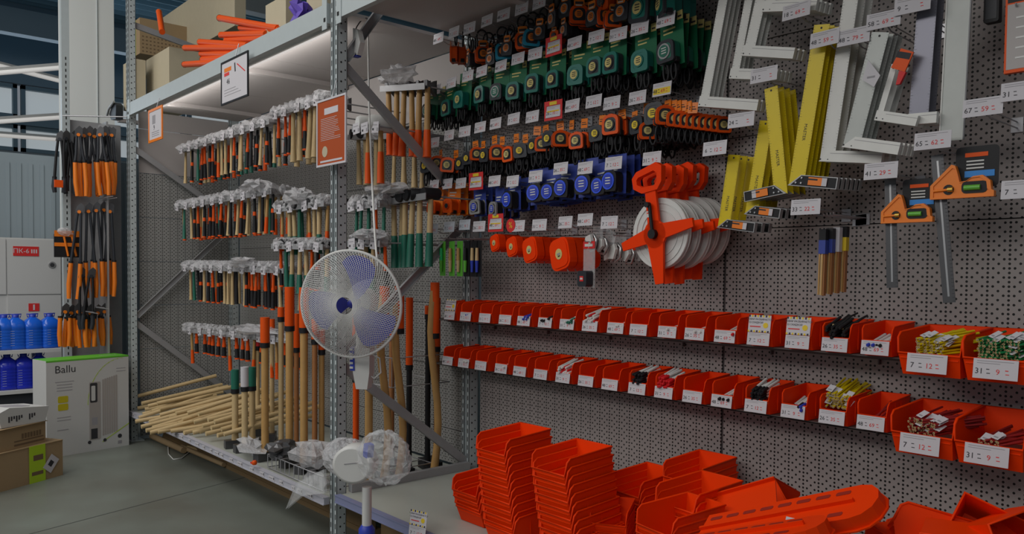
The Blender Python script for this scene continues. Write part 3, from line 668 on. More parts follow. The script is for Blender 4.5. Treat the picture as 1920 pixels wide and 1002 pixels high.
q = P(1097, 520, 2.76); put(kind(('case', bt), ('label', bt2, None, 'red label'), ('backing_card', bt3, None, 'clear card with red header')), 'chalk_line', 'dark boxed line reel with red label under the largest orange reel', 'tool', T((q.x, 2.76, q.z), rz=R(-10)))
for i, (x, mm) in enumerate(((827, 'g'), (843, 'o'), (857, 'o'), (869, 'd'), (881, 'w'), (889, 'w'))):
    q = P(x, 482, 2.77)
    a_ = MB(); a_.box(-.026, 0.012, -.11, .026, .0135, .09, GREENL if mm in 'go' else BLACK); b_ = MB()
    b_.tube([(0, 0, .05), (0, 0, -.02)], [.009, .011], {'g': mat('bright_green_plastic', (.02, .55, .16), .4), 'o': WOOD2, 'd': BLACK, 'w': WOOD}[mm], 8); b2 = MB(); b2.tube([(0, 0, -.0205), (0, 0, -.085)], [.011, .008], {'g': GREENL, 'o': WOOD, 'd': GREENL, 'w': BLUE}[mm], 8)
    put(kind(('backing_card', a_), ('handle', b_), ('barrel', b2)), 'carded_marker', ['bright green scriber on lime card', 'wooden bodied marker on lime card, left', 'wooden bodied marker on lime card, right', 'black marker on dark card with green tip', 'cream marker on black card, left', 'cream marker on black card, right'][i], 'marker', T((q.x, 2.77+0.004*i, q.z)), 'carded markers under the mini tapes')
# ================================================================== SQUARES
def square(top, cor, end, bw, sw, style, n, label, Y=2.78, gap=0.035, flip=False, bmat=None, smat=None, ticks=True, mitre=False):
    """top = blade tip centre, cor = outer corner, end = free end of the stock (photo pixels); bw, sw widths in metres"""
    A, B, E = P(*top, Y), P(*cor, Y), P(*end, Y)
    up_ = (A-B); up_.y = 0; Lb = up_.length; ang = math.atan2(up_.x, up_.z)
    sg = -1 if flip else 1
    Ls = abs((E-B).dot(Matrix.Rotation(ang, 3, 'Y') @ Vector((1, 0, 0))))
    bl = MB(); t_ = 0.0012; x0, x1 = (0, bw) if sg > 0 else (-bw, 0)
    bl.box(x0, -t_, 0 if not mitre else sw*0.2, x1, t_, Lb, bmat)
    if ticks:
        k_ = 0; z = sw+0.01
        while z < Lb-0.004:
            l_ = 0.010 if k_ % 5 == 0 else 0.005
            bl.box(x0+0.001, -t_-0.0004, z, x0+0.001+l_*0.8, -t_, z+0.0008, INK); bl.box(x1-0.001-l_*0.6, -t_-0.0004, z, x1-0.001, -t_, z+0.0008, INK); z += 0.01 if Lb > .3 else 0.006; k_ += 1
    subs = []
    if style == 'yellow':
        tx = MB(); Mt = T(((x0+x1)/2, -t_-0.0006, Lb*0.34), ry=R(90)); tx.text('MASTER', 0.017, INK, Mt); subs.append(('lettering', tx, 'black lettering on the blade'))
    hole = MB(); hole.disc((x0+x1)/2, Lb-0.012, 0.004, -t_-0.0005, t_+0.0005, INK, 10)
    subs.append(('hanging_hole', hole))
    st = MB(); parts = [('blade', bl, subs)]
    if style == 'yellow':
        o = [(0, 0), (Ls, 0), (Ls, sw), (sw*1.15, sw)]; o2 = [(sw*0.28, 0.0025), (Ls-0.003, 0.0025), (Ls-0.003, sw-0.003), (sw*1.2, sw-0.003)]
        if sg < 0: o = [(-a, b) for a, b in o]; o2 = [(-a, b) for a, b in o2]
        st.ring(o, o2, -0.010, 0.010, SILV); st.prism(o2, -0.008, 0.008, BLACK, 'y')
        for rx, rz in ((sw*0.75, sw*0.3), (sw*1.25, sw*0.3), (sw*1.25, sw*0.75)): st.disc(sg*rx, rz, 0.0035, -0.0115, -0.008, BRIGHT, 8)
        parts.append(('stock', st, [])) 
        lb = MB(); a0, a1 = sorted((sg*Ls*0.42, sg*Ls*0.80)); a2 = sorted((sg*Ls*0.70, sg*Ls*0.80))
        lb.box(a0, -0.0115, sw*0.18, a1, -0.0105, sw*0.86, ORG3); lb.box(a2[0], -0.0120, sw*0.18, a2[1], -0.0115, sw*0.86, PAPER); lb.box(a0, -0.012, sw*0.6, lerp(a0, a1, .5), -0.0115, sw*0.74, INK)
        parts.append(('label', lb, None, 'orange and white sticker'))
    else:
        if mitre: o = [(0, 0), (Ls, 0), (Ls, sw), (sw*1.0, sw)]
        else: o = [(0, 0), (Ls, 0), (Ls, sw), (0, sw)]
        if sg < 0: o = [(-a, b) for a, b in o]
        st.prism(o, -0.009, 0.009, smat or bmat, 'y'); st.box(min(0, sg*Ls)+(0.0 if sg < 0 else sw), -0.0094, sw*0.72, max(0, sg*Ls)-(sw if sg < 0 else 0), -0.009, sw*0.76, INKG); st.disc(sg*0.006, 0.008, 0.003, -0.0098, -0.009, INK, 8); st.disc(sg*(sw-0.006), 0.008, 0.002, -0.0098, -0.009, INK, 8)
        parts.append(('stock', st))
    K = kind(*parts)
    for i in range(n):
        if Y+i*gap > YW-0.02: break
        put(K, 'try_square', label if i == 0 else label+', %s behind' % ORD[i-1], 'square', T((B.x+i*0.002, Y+i*gap, B.z+0.001*i), ry=ang), 'squares on the wall hooks')
square((1358,-55),(1311,200),(1424,192),0.042,0.042,'alu',4,'long white aluminium square farthest left beside green tapes',bmat=ALU,gap=0.028)
square((1404,-40),(1369,148),(1460,138),0.036,0.040,'alu',4,'white aluminium square with a tag over its stock',bmat=ALU,gap=0.026)
square((1430,-60),(1393,105),(1492,96),0.046,0.040,'alu',3,'white aluminium square just below the topmost one',bmat=ALU,gap=0.03,Y=2.76)
square((1458,-120),(1430,23),(1532,14),0.046,0.040,'alu',4,'topmost white aluminium square cut by the picture edge',bmat=ALU,gap=0.03,Y=2.76)
square((1366,290),(1346,427),(1418,421),0.055,0.038,'yellow',3,'shortest yellow try square above the picture middle',bmat=YELT,gap=0.05)
square((1425,226),(1397,402),(1466,395),0.055,0.038,'yellow',4,'second yellow try square from the left',bmat=YELT,gap=0.04)
square((1458,160),(1477,363),(1398,374),0.055,0.040,'yellow',4,'yellow try square hung reversed, stock pointing left',bmat=YELT,flip=True,gap=0.04,Y=2.75)
square((1527,47),(1479,348),(1572,344),0.060,0.042,'yellow',6,'tallest yellow try square beside the aluminium blades',bmat=YELT,gap=0.03,Y=2.75)
square((1590,-60),(1537,303),(1655,300),0.055,0.040,'alu',3,'white mitre square right of the tallest yellow one',bmat=ALU,smat=ALU,mitre=True,gap=0.05,Y=2.78)
square((1635,60),(1580,276),(1690,272),0.060,0.040,'alu',4,'dull aluminium square, stock just above another stock',bmat=ALU2,smat=ALU,mitre=True,gap=0.03,Y=2.72)
square((1672,120),(1641,226),(1722,224),0.02,0.034,'alu',3,'small aluminium square with an orange card',bmat=ALU,ticks=False,gap=0.04,Y=2.74)
square((1727,-80),(1703,235),(1757,233),0.062,0.036,'alu',2,'long grey rule square with dotted edges',bmat=mat('violet_grey_metal', (0.19, 0.19, 0.23), 0.35, 0.4),smat=ALU,gap=0.05,Y=2.76)
ru = MB(); p = P(1784, 264, 2.78); q = P(1790, -60, 2.78); ru.box(-0.038, -0.0015, 0, 0.038, 0.0015, (q-p).length, ALU2); ru.box(-0.038, -0.004, 0, -0.034, -0.0015, (q-p).length, ALU); ru.box(0.034, -0.004, 0, 0.038, -0.0015, (q-p).length, STEEL)
put(kind(('rule', ru)), 'aluminium_straightedge', 'wide dull aluminium straightedge hanging from the top edge', 'straightedge', T((p.x, 2.78, p.z), ry=R(1.5)))
oc = MB(); oc.prism([(-.02,-.03),(.03,-.035),(.035,.03),(-.01,.035)], -.003, .003, ORG2, 'y'); oc.box(-.016,-.004,.005,.03,-.003,.025,INK); oc2 = MB(); oc2.prism([(0.012,-.035),(.035,-.035),(.03,-.075),(.018,-.08)], -.006, .006, RED, 'y')
q = P(1688, 112, 2.72); put(kind(('card', oc), ('handle', oc2, None, 'red handle')), 'carded_bevel', 'angle finder with orange card hanging over a small square', 'tool', T((q.x, 2.72, q.z), ry=R(20)))
wl = MB(); wl.prism([(-.03,-.02),(0.01,-.05),(.03,-.015),(-.012,.045)], -.001, .001, PAPER, 'y'); wl.box(-.014,-.002,-.018,.012,-.001,-.012,INKG); q = P(1634, 136, 2.70); put(kind(('label', wl)), 'hanging_label', 'white crooked swing label on the dull aluminium blade', 'label', T((q.x, 2.70, q.z)))
# combination squares
def combo(px, py, s, label, top, bot, Y=2.76):
    q = P(px, py, Y)
    bl = MB(); A, B = P(*top, Y), P(*bot, Y); v = Vector((A.x-B.x, 0, A.z-B.z)); L = v.length; an = math.atan2(v.x, v.z)
    Mb = T((B.x-q.x, 0.008, B.z-q.z), ry=an)
    bl.box(-0.019, 0, 0, 0.019, 0.002, L, STEEL, M=Mb); bl.box(-0.003, -0.0005, 0.02, 0.003, 0, L-0.02, BRIGHT, M=Mb)
    tk = MB()
    for k_ in range(int(L/0.012)): tk.box(0.011, -0.0006, k_*0.012+.004, 0.019, 0, k_*0.012+.0052, INK, M=Mb)
    cd = MB(); cd.rbox(-0.025*s, 0.012, 0.03*s, 0.088*s, 0.014, 0.148*s, 0.012*s, BLACK); cd.box(0.0*s, 0.0108, 0.118*s, 0.06*s, 0.012, 0.130*s, ORG2)
    for k_ in range(3): cd.box(0.004*s, 0.0108, (0.104-k_*0.010)*s, 0.050*s, 0.012, (0.108-k_*0.010)*s, WHITE)
    cb = MB(); cb.box(0.0*s, 0.0104, 0.060*s, 0.078*s, 0.0118, 0.078*s, LBL)
    hd = MB()
    o = [(-0.085,0),(0.085,0),(0.085,0.016),(0.078,0.020),(0.075,0.045),(0.055,0.062),(0.03,0.060),(0.012,0.048),(-0.005,0.046),(-0.012,0.075),(-0.018,0.094),(-0.028,0.098),(-0.085,0.04)]
    o = [(a*s, b*s) for a, b in o]
    hd.prism(o, -0.012, 0.004, ORG3, 'y')
    hd.ring(o, [(a*0.88-0.001*s, b*0.84+0.005*s) for a, b in o], -0.015, -0.012, ORG3)
    hl = MB(); hl.disc(-0.035*s, 0.026*s, 0.015*s, -0.0135, -0.012, BLACK, 14); hl.rbox(0.0, -0.0135, 0.012*s, 0.068*s, -0.012, 0.046*s, 0.012*s, BLACK)
    vi = MB(); vi.tube([(0.008*s, -0.014, 0.028*s), (0.05*s, -0.014, 0.028*s)], 0.008*s, mat('green_vial', (0.12, 0.42, 0.05), 0.2), 10)
    kn = MB(); kn.tube([(-0.075*s, -0.014, 0.024*s), (-0.035*s, -0.014, 0.026*s)], 0.004*s, ORG3, 8); kn.tube([(-0.036*s, -0.014, 0.026*s), (-0.022*s, -0.014, 0.026*s)], 0.008*s, mat('brass', (0.6, 0.4, 0.08), 0.3, 0.8), 10)
    put(kind(('blade', bl, [('graduation', tk)]), ('backing_card', cd, [('blue_band', cb, 'sky blue band')]), ('head', hd, [('recess', hl)]), ('level_vial', vi, None, 'green level vial'), ('lock_nut', kn, None, 'brass nut')), 'combination_square', label, 'combination square', T((q.x, Y, q.z)))
combo(1702, 418, 0.98, 'orange headed combination square on black card, lower left one', (1667, 335), (1671, 540))
combo(1805, 372, 1.1, 'orange headed combination square on black card, upper right one', (1755, 290), (1778, 568))
# folding rules
for i in range(4):
    a_ = MB()
    for k_ in range(4): a_.box(-0.016+k_*0.008, -0.012+0.003*(k_ % 2), -0.001*k_, -0.0095+k_*0.008, 0.006+0.003*(k_ % 2), 0.235, [WOOD2, WOOD, WOOD2, WOOD3][k_])
    b_ = MB(); b_.box(-0.018, -0.0135, 0.15, 0.018, 0.010, 0.20, [LBL, BLUEC, PAPER, YEL][i] if i else BLUEC); c_ = MB(); c_.box(-0.018, -0.0135, 0.2001, 0.018, 0.010, 0.24, BLACK if i != 2 else PAPER)
    q = P(1541+i*6, 553-i*2, 2.80); put(kind(('rule', a_), ('band', b_, None, 'printed card band'), ('header', c_)), 'folding_rule', 'bundle of wooden folding rules, %s from the left under its tag' % ORD[i], 'folding rule', T((q.x, 2.80+i*0.028, q.z), ry=R(1), s=(0.72, 1, 1)), 'wooden folding rules')
# right edge packages
p = P(1905, 60, 2.74); a_ = MB(); a_.box(-0.03, 0, -0.12, 0.20, 0.02, 0.30, ORG2); b_ = MB(); b_.box(-0.024, -0.001, -0.11, 0.20, 0, 0.085, SHELF); b_.box(-0.024, -0.001, 0.09, 0.20, 0, 0.2, BLACK); c_ = MB()
c_.text('12', 0.05, ORG2, T((0.03, -0.002, 0.14))); [c_.box(0.0, -0.002, -0.08+k_*0.03, 0.08, -0.001, -0.075+k_*0.03, WHITE) for k_ in range(5)]
put(kind(('box', a_), ('panel', b_), ('print', c_)), 'orange_package', 'orange edged carded package cut by the right picture edge', 'package', T((p.x, 2.74, p.z)))
p = P(1859, 0, 2.86); a_ = MB(); a_.rbox(-0.022, 0, -0.07, 0.022, 0.03, 0.2, 0.006, BLACK); a_.box(-0.016, -0.001, -0.06, 0.016, 0, 0.1, DARK); put(kind(('case', a_)), 'black_case', 'black slim case hanging at the upper right', 'case', T((p.x, 2.86, p.z)))
# ================================================================== BINS
def bin_meshes(w_, d_, h_, key):
    t_ = 0.0028; ta = 0.06*w_
    parts = []
    # one shell: floor, back, front lip, two sides, solidified
    L = [(-w_/2+ta, 0.10*d_, 0), (-w_/2+ta, 0.93*d_, 0), (-w_/2, d_, h_), (-w_/2+ta*.15, 0.10*d_, 0.90*h_), (-w_/2+ta*.2, 0.035*d_, 0.80*h_), (-w_/2+ta*.5, 0.0, 0.47*h_)]
    Rr = [(-a, b, c) for a, b, c in L]
    vs = L+Rr
    bm = bmesh.new(); V = [bm.verts.new(v) for v in vs]
    for f in ((0, 1, 2, 3, 4, 5), (11, 10, 9, 8, 7, 6), (0, 6, 7, 1), (1, 7, 8, 2), (0, 5, 11, 6)): bm.faces.new([V[i] for i in f])
    bmesh.ops.recalc_face_normals(bm, faces=bm.faces)
    bmesh.ops.solidify(bm, geom=bm.faces[:], thickness=t_)
    me = bpy.data.meshes.new('bin_shell'); bm.to_mesh(me); bm.free()
    m_ = MB(); m_.add([tuple(v.co) for v in me.vertices], [tuple(p.vertices) for p in me.polygons], ORG); bpy.data.meshes.remove(me)
    rr = max(0.0028, 0.016*w_+0.001)
    m_.tube([L[5], L[4], L[3], L[2], Rr[2], Rr[3], Rr[4], Rr[5]], rr, ORG, 6, closed=True)
    # ribs
    for yy in (0.35, 0.6): 
        for sg in (-1, 1): m_.box(sg*(w_/2-ta*.3)-0.0015, yy*d_, 0.1*h_, sg*(w_/2-ta*.3)+0.0015, yy*d_+0.004, 0.9*h_, ORG)
    m_.box(-w_/2+ta, 0.012*d_, 0.36*h_, w_/2-ta, 0.03*d_, 0.385*h_, ORG)
    return m_
SB = bin_meshes(0.108, 0.19, 0.118, 's'); BB = bin_meshes(0.205, 0.27, 0.155, 'b')
def bin_label(w_, h_, z, i, promo=False):
    t_ = tag_mb(w_, h_, 'plain', TAGN[i % 4]); Mx = T((0, -0.006, z), rx=R(-8))
    for vi in range(len(t_.v)): t_.v[vi] = tuple(Mx @ Vector(t_.v[vi]))
    if promo:
        t2 = MB(); t2.box(-w_/2, -0.0012, 0.002, w_/2, 0, 0.07, PAPER)
        for k_ in range(8): t2.box(-w_/2+k_*w_/8, -0.002, 0.062, -w_/2+(k_+.55)*w_/8, -0.0012, 0.070, YEL if k_ % 2 else INK); t2.box(-w_/2+k_*w_/8, -0.002, 0.002, -w_/2+(k_+.55)*w_/8, -0.0012, 0.009, INK if k_ % 2 else YEL)
        t2.text('ТОВАР РАЗБИРАЕТСЯ', w_*0.105, INK, T((0, -0.0022, 0.053))); t2.text('СО СКИДКОЙ', w_*0.10, INK, T((-w_*0.18, -0.0022, 0.040))); t2.box(-w_*0.42, -0.002, 0.022, w_*0.06, -0.0012, 0.026, RED); t2.disc(w_*0.28, 0.03, 0.011, -0.002, -0.0012, YEL, 14)
        o = len(t_.v)
        for vi in range(len(t2.v)): t2.v[vi] = tuple(Mx @ Vector(t2.v[vi]))
        return t_, t2
    return t_, None
BK = {}
def bin_kind(big, i, promo):
    key = (big, i % 4, promo)
    if key not in BK:
        s_ = BB if big else SB; t_, t2 = bin_label(0.125 if big else 0.098, 0.062 if big else 0.05, (0.075 if big else 0.055), i, promo)
        ps = [('bin_shell', s_), ('price_label', t_, None, 'white price label')]
        if t2: ps.append(('promo_label', t2, None, 'white promotion card edged in yellow and black'))
        BK[key] = kind(*ps)
    return BK[key]
YBF = 2.835
row1 = [(845, 0), (875, 0), (911, 0), (949, 0), (984, 0), (1024, 0), (1065, 0), (1108, 0), (1156, 0), (1199, 0), (1253, 0), (1304, 0), (1361, 0), (1424, 0), (1497, 0), (1567, 0), (1643, 0), (1741, 1), (1870, 1)]
row2 = [(841, 0), (871, 0), (903, 0), (941, 0), (976, 0), (1015, 0), (1057, 0), (1100, 0), (1145, 0), (1196, 0), (1246, 0), (1300, 0), (1355, 0), (1419, 0), (1489, 0), (1562, 0), (1635, 0), (1728, 1), (1854, 1)]
zR1 = P(1304, 640, YBF).z; zR2 = P(1355, 766, YBF).z
CONT = {(0, 0): 'promo', (0, 1): 'bluewhite', (0, 4): 'blue', (0, 5): 'black', (0, 6): 'whitegreen', (0, 7): 'white', (0, 8): 'whitelow', (0, 10): 'whitelow', (0, 11): 'whitelow', (0, 12): 'whitered', (0, 13): 'promo', (0, 14): 'promo', (0, 15): 'blackfull', (0, 16): 'mixlow', (0, 17): 'yellowlead', (0, 18): 'greenlead',
        (1, 0): 'blacklow', (1, 1): 'whitelow', (1, 3): 'whitelow', (1, 6): 'white', (1, 9): 'blackwhite', (1, 10): 'redwhite', (1, 12): 'blackred', (1, 13): 'blackwhite', (1, 14): 'bluelow', (1, 15): 'yellowlead', (1, 16): 'maroonlow', (1, 17): 'redlead', (1, 18): 'redleadlow'}
def pen_kind(body, cap, L=0.135, r_=0.0058):
    b_ = MB(); b_.tube([(0, 0, 0), (0, L*.68, 0)], r_, body, 7); b_.tube([(0, L*.68, 0), (0, L*.72, 0)], r_*.7, cap, 7)
    c_ = MB(); c_.tube([(0, -L*.3, 0), (0, -L*.28, 0), (0, 0, 0)], [r_*.8, r_*1.12, r_*1.12], cap, 7)
    return kind(('barrel', b_), ('cap', c_))
def pencil_kind(body, L=0.17, r_=0.0042, fl=False):
    b_ = MB(); b_.tube([(0, 0, 0), (0, L, 0)], r_, body, 6); c_ = MB(); c_.tube([(0, -0.0015, 0), (0, 0, 0)], r_*1.01, TIPP, 6); c_.tube([(0, -0.0022, 0), (0, -0.0015, 0)], r_*.4, INK, 5)
    t_ = MB(); t_.box(-.011, .01, .0055, .013, .045, .0063, PAPER, M=T(rx=.35, ry=.2)); t_.box(-.006, .016, .0064, .008, .022, .0068, INKG, M=T(rx=.35, ry=.2))
    return kind(('barrel', b_), ('core_end', c_), *([('paper_tag', t_)] if fl else []))
WHT = mat('white_barrel', (0.68, 0.68, 0.66), 0.4); REDP = mat('red_pen_plastic', (0.62, 0.015, 0.02), 0.35); GRP = mat('pencil_green', (0.01, 0.2, 0.06), 0.4)
PEN = {'blue': pen_kind(BLUE, BLUE), 'bluew': pen_kind(WHT, BLUE), 'black': pen_kind(BLACK, BLACK), 'blackw': pen_kind(WHT, BLACK), 'white': pen_kind(WHT, WHT), 'redw': pen_kind(WHT, REDP), 'greenw': pen_kind(WHT, GREEN),
       'yl': pencil_kind(YELT), 'gl': pencil_kind(GRP), 'ml': pencil_kind(MAROON), 'blk': pencil_kind(BLACK), 'ylt': pencil_kind(YELT, fl=True), 'glt': pencil_kind(GRP, fl=True), 'mlt': pencil_kind(MAROON, fl=True)}
DE = {'blue': 'blue', 'bluew': 'white marker with blue cap', 'black': 'black', 'blackw': 'white marker with black cap'}
CD = {'promo': (), 'bluewhite': ('bluew', 'blue', 5, 2), 'blue': ('blue', 'bluew', 8, 2), 'black': ('black', 'blackw', 7, 2), 'whitegreen': ('greenw', 'white', 8, 2), 'white': ('white', 'redw', 14, 3), 'whitelow': ('white', 'white', 3, 1), 'whitered': ('white', 'redw', 4, 1),
      'blackfull': ('black', 'blk', 26, 4), 'mixlow': ('bluew', 'blackw', 5, 1), 'yellowlead': ('yl', 'ylt', 50, 6), 'greenlead': ('gl', 'glt', 84, 7), 'blacklow': ('black', 'black', 3, 1), 'blackwhite': ('blackw', 'blackw', 16, 4), 'redwhite': ('redw', 'redw', 18, 4), 'blackred': ('blackw', 'redw', 4, 1),
      'bluelow': ('bluew', 'blackw', 7, 2), 'maroonlow': ('ml', 'ml', 5, 1), 'redlead': ('ml', 'mlt', 50, 6), 'redleadlow': ('ml', 'mlt', 14, 2)}
CN = {'blue': 'blue marker', 'bluew': 'white marker with blue cap', 'black': 'black marker', 'blackw': 'white marker with black cap', 'white': 'white pencil shaped marker', 'redw': 'white marker with red cap', 'greenw': 'white marker with green cap', 'yl': 'yellow carpenter pencil', 'gl': 'green carpenter pencil', 'ml': 'maroon pencil', 'blk': 'black pencil', 'ylt': 'paper tagged yellow carpenter pencil', 'glt': 'paper tagged green carpenter pencil', 'mlt': 'paper tagged maroon pencil'}
SH = []
for r_, (row, z0) in enumerate(((row1, zR1), (row2, zR2))):
    rnm = ('upper rail', 'lower rail')[r_]
    yref = (640, 766)[r_]; pref = (1304, 1355)[r_]
    for i, (px, big) in enumerate(row):
        z = z0 if not big else z0-0.045
        Y = YBF if not big else YBF-0.08
        # find x for this pixel on plane Y
        A = P(px, yref, Y); x = A.x
        cont = CONT.get((r_, i)); hgt = 0.118 if not big else 0.155
        lab = 'orange storage bin, %s from left on %s%s' % (ORD[i], rnm, '' if not cont or cont == 'promo' else ', holding '+{'promo': ''}.get(cont, CN[CD[cont][0]].split(' with')[0]+'s'))
        put(bin_kind(big, i, cont == 'promo'), 'storage_bin', lab, 'storage bin', T((x, Y, z)), 'orange bins on the %s' % rnm)
        if cont and CD[cont]:
            k1, k2, n, layers = CD[cont]; w_ = (0.165 if big else 0.085); rad = 0.0062 if k1 not in ('yl', 'gl', 'ml') else 0.0046
            per = max(1, math.ceil(n/layers)); 
            if n < 9: per = min(per+1, n)
            rnd = random.Random(i*7+r_)
            yaw_ = R(0)
            for k_ in range(n):
                ly, cx = divmod(k_, per)
                dx = (cx-(per-1)/2)*min(rad*2.15, w_/max(per, 1)) if n > 8 else (w_/2-rad*1.3-cx*rad*2.2)
                side = big and k1 in ('yl', 'gl', 'ml')
                zz = z+0.012+ly*rad*2.0+(0.0 if not side else 0.0)
                kk = k1 if rnd.random() < 0.7 else k2
                pitch_ = R(14 if not big else 8) if n > 3 else R(9)
                dx += rnd.uniform(-.002, .002)
                put(PEN[kk], 'pencil' if kk in ('yl', 'gl', 'ml', 'blk', 'ylt', 'glt', 'mlt') else 'marker_pen', '%s lying in the %s bin from left, %s' % (CN[kk], ORD[i], rnm), 'pencil' if kk in ('yl', 'gl', 'ml', 'blk', 'ylt', 'glt', 'mlt') else 'marker',
                    T((x+dx, Y+(0.030 if not side else 0.012)+rnd.uniform(-.012, .012), zz+(0.052 if n > 8 else 0.036)+(0.012 if big else 0)), rx=pitch_+rnd.uniform(-.03, .03)*(2 if side else 1), rz=rnd.uniform(-.12, .12)*(3 if side else 1)-(R(28) if side else 0), s=1.0), 'pens in the %s bin from left, %s' % (ORD[i], rnm))
# rails carrying the bins
for nm, z0 in (('upper', zR1), ('lower', zR2)):
    a_ = MB(); a_.box(XMp-0.25, YW-0.025, z0-0.03, XS+1.75, YW-0.001, z0-0.004, mat('rail_dark', (0.10, 0.085, 0.08), 0.5)); a_.box(XMp-0.25, YBF+0.03, z0-0.006, XS+1.75, YW-0.025, z0-0.002, MAT['rail_dark'])
    b_ = MB()
    for k_ in range(8): b_.box(XMp+0.2+k_*0.45, YW-0.02, z0-0.05, XMp+0.205+k_*0.45, YW-0.001, z0-0.03, MAT['rail_dark'])
    put(kind(('rail', a_), ('bracket', b_)), 'bin_rail', 'dark steel shelf rail carrying the %s row of orange bins' % nm, 'rail')
# ---- stacks of bins on the deck
BIG = kind(('bin', BB)); SML = kind(('bin', SB))
def stack(px, py, Y, n, label, big=True, s=1.0, lean=(0.0, 0.0), rz=0, st=0.033):
    """px,py: middle of the front lip of the topmost bin"""
    A = P(px, py, Y); K = BIG if big else SML; h_ = (0.155 if big else 0.118)*s
    zt = A.z-h_*0.47
    i = 0; tot = n
    while i < tot:
        z = zt-i*st*s
        if z < ZR+0.002: z = ZR+0.002
        put(K, 'storage_bin', '%s%s' % (label, ', topmost' if i == 0 else ', %s below the top' % ORD[i-1]), 'storage bin', T((A.x+lean[0]*i, Y+lean[1]*i, z), rz=rz+random.uniform(-.012, .012), s=s), 'stacked orange bins')
        i += 1
        if z <= ZR+0.003: break
stack(870, 925, 2.30, 7, 'orange bin in the leftmost short stack on the base shelf', s=0.95, lean=(0.011, 0.0), st=0.031)
stack(919, 848, 2.24, 16, 'orange bin in the tallest stack', s=1.0, lean=(0.0085, -0.002))
stack(1027, 885, 2.24, 15, 'orange bin in the second tallest stack', s=1.0, lean=(0.009, -0.002))
stack(1140, 985, 2.36, 5, 'small orange bin in the narrow low stack', big=True, s=0.72, st=0.045, rz=R(30))
stack(1168, 925, 2.62, 9, 'orange bin stacked behind the narrow low stack', s=0.95, lean=(0.004, 0), rz=R(-4))
stack(1264, 952, 2.45, 9, 'orange bin stacked left of the fallen rails', s=1.0, lean=(0.003, 0), rz=R(-6))
stack(1275, 902, 2.72, 11, 'orange bin stacked against the pegboard', s=0.95, lean=(0.004, 0), rz=R(-2))
stack(1225, 995, 2.25, 6, 'orange bin in the front stack cut by the bottom edge', s=0.95, rz=R(-10))
# ---- fallen orange rails and odd bins at the bottom right
def louver(L, w_, h_):
    a_ = MB(); n0 = 6
    o = [(0, -w_/2), (L-w_/2, -w_/2)]+[(L-w_/2+w_/2*math.sin(t), -w_/2*math.cos(t)) for t in [PI*i/n0 for i in range(1, n0)]]+[(L-w_/2, w_/2), (0, w_/2)]
    a_.prism(o, h_-0.004, h_, ORG, 'z'); a_.ring(o, [(lerp(x, L/2, 0.012), y*0.95) for x, y in o], 0.0, h_-0.004, ORG, 'z')
    a_.ring([(lerp(x, L/2, -0.02), y*1.12) for x, y in o], o, h_*0.1, h_*0.2, ORG, 'z')
    parts = [('rail_body', a_)]
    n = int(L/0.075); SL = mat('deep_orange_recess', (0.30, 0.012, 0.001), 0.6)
    for i in range(n):
        for sg in (-1, 1):
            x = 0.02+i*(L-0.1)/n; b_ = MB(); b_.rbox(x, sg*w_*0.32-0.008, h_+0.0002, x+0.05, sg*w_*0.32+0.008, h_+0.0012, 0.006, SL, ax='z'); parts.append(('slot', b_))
    r_ = MB(); r_.box(0, -0.004, h_, L-w_*0.5, 0.004, h_+0.012, ORG); parts.append(('ridge', r_))
    for i in range(n//2):
        l_ = MB(); x = 0.05+i*0.15; l_.prism([(x-.016, 0.012), (x+.016, 0.012), (x+.01, -.02), (x-.01, -.02)], -w_/2-0.004, -w_/2+0.002, ORG, 'y'); parts.append(('lug', l_))
    return kind(*parts)
def lay(K, name, label, cat, A, B, roll=0.0, grp=None):
    d_ = (B-A).normalized(); M_ = d_.to_track_quat('X', 'Z').to_matrix().to_4x4(); M_.translation = A
    return put(K, name, label, cat, M_ @ Matrix.Rotation(roll, 4, 'X'), grp)
for qa, qb, w_, rl, lb in (((1330, 1015, 2.32), (1665, 958, 2.30), 0.15, R(30), 'long slotted orange rail lying across the heap'), ((1250, 1050, 2.16), (1560, 1010, 2.14), 0.13, R(12), 'long slotted orange rail underneath, cut by the bottom edge')):
    A, B = P(*qa), P(*qb); lay(louver((B-A).length, w_, 0.05), 'orange_rail', lb, 'plastic rail', A, B, rl)
a_ = MB(); a_.box(0, 0, 0, .33, .16, .006, ORG); a_.box(0, 0, 0.006, .33, .006, .02, ORG); a_.box(0, .154, 0.006, .33, .16, .02, ORG)
lay(kind(('plate', a_)), 'orange_plate', 'flat orange plastic panel leaning before the long rail', 'plastic panel', P(1295, 1000, 2.42), P(1440, 962, 2.52), R(28))
tg = MB(); tg.box(0, 0, 0, .05, .001, .035, PAPER); tg.box(.008, -.0006, .012, .03, 0, .017, INKG); tg.box(.041, -.0006, .004, .047, 0, .03, INK)
for i, (x, y, Y) in enumerate(((1470, 990, 2.24), (1322, 992, 2.38))):
    q = P(x, y, Y); put(kind(('label', tg)), 'white_sticker', ['white barcode sticker on the front of the long orange rail', 'white sticker at the left end of the orange rails'][i], 'sticker', T(q, rx=R(-20)))
TIL = [(1475, 955, 2.82, 0.7, R(30), R(-35), R(150), 'orange bin tipped on its back behind the long rail'), (1335, 990, 2.6, 0.7, R(10), R(15), R(-30), 'orange bin tipped beside the stacks and the rail'),
       (1745, 1020, 2.5, 0.95, R(-18), R(-30), R(-55), 'orange bin tilted on edge right of the long rail'), (1835, 1045, 2.5, 0.95, R(60), R(20), R(10), 'orange bin lying overturned near the right edge'), (1905, 1050, 2.5, 0.95, R(75), R(-15), R(60), 'orange bin overturned at the right edge'),
       (1795, 1065, 2.4, 0.9, R(100), R(0), R(20), 'orange bin face down between two overturned bins'), (1690, 1060, 2.45, 0.8, R(95), R(10), R(-20), 'orange bin face down below the long rail end')]
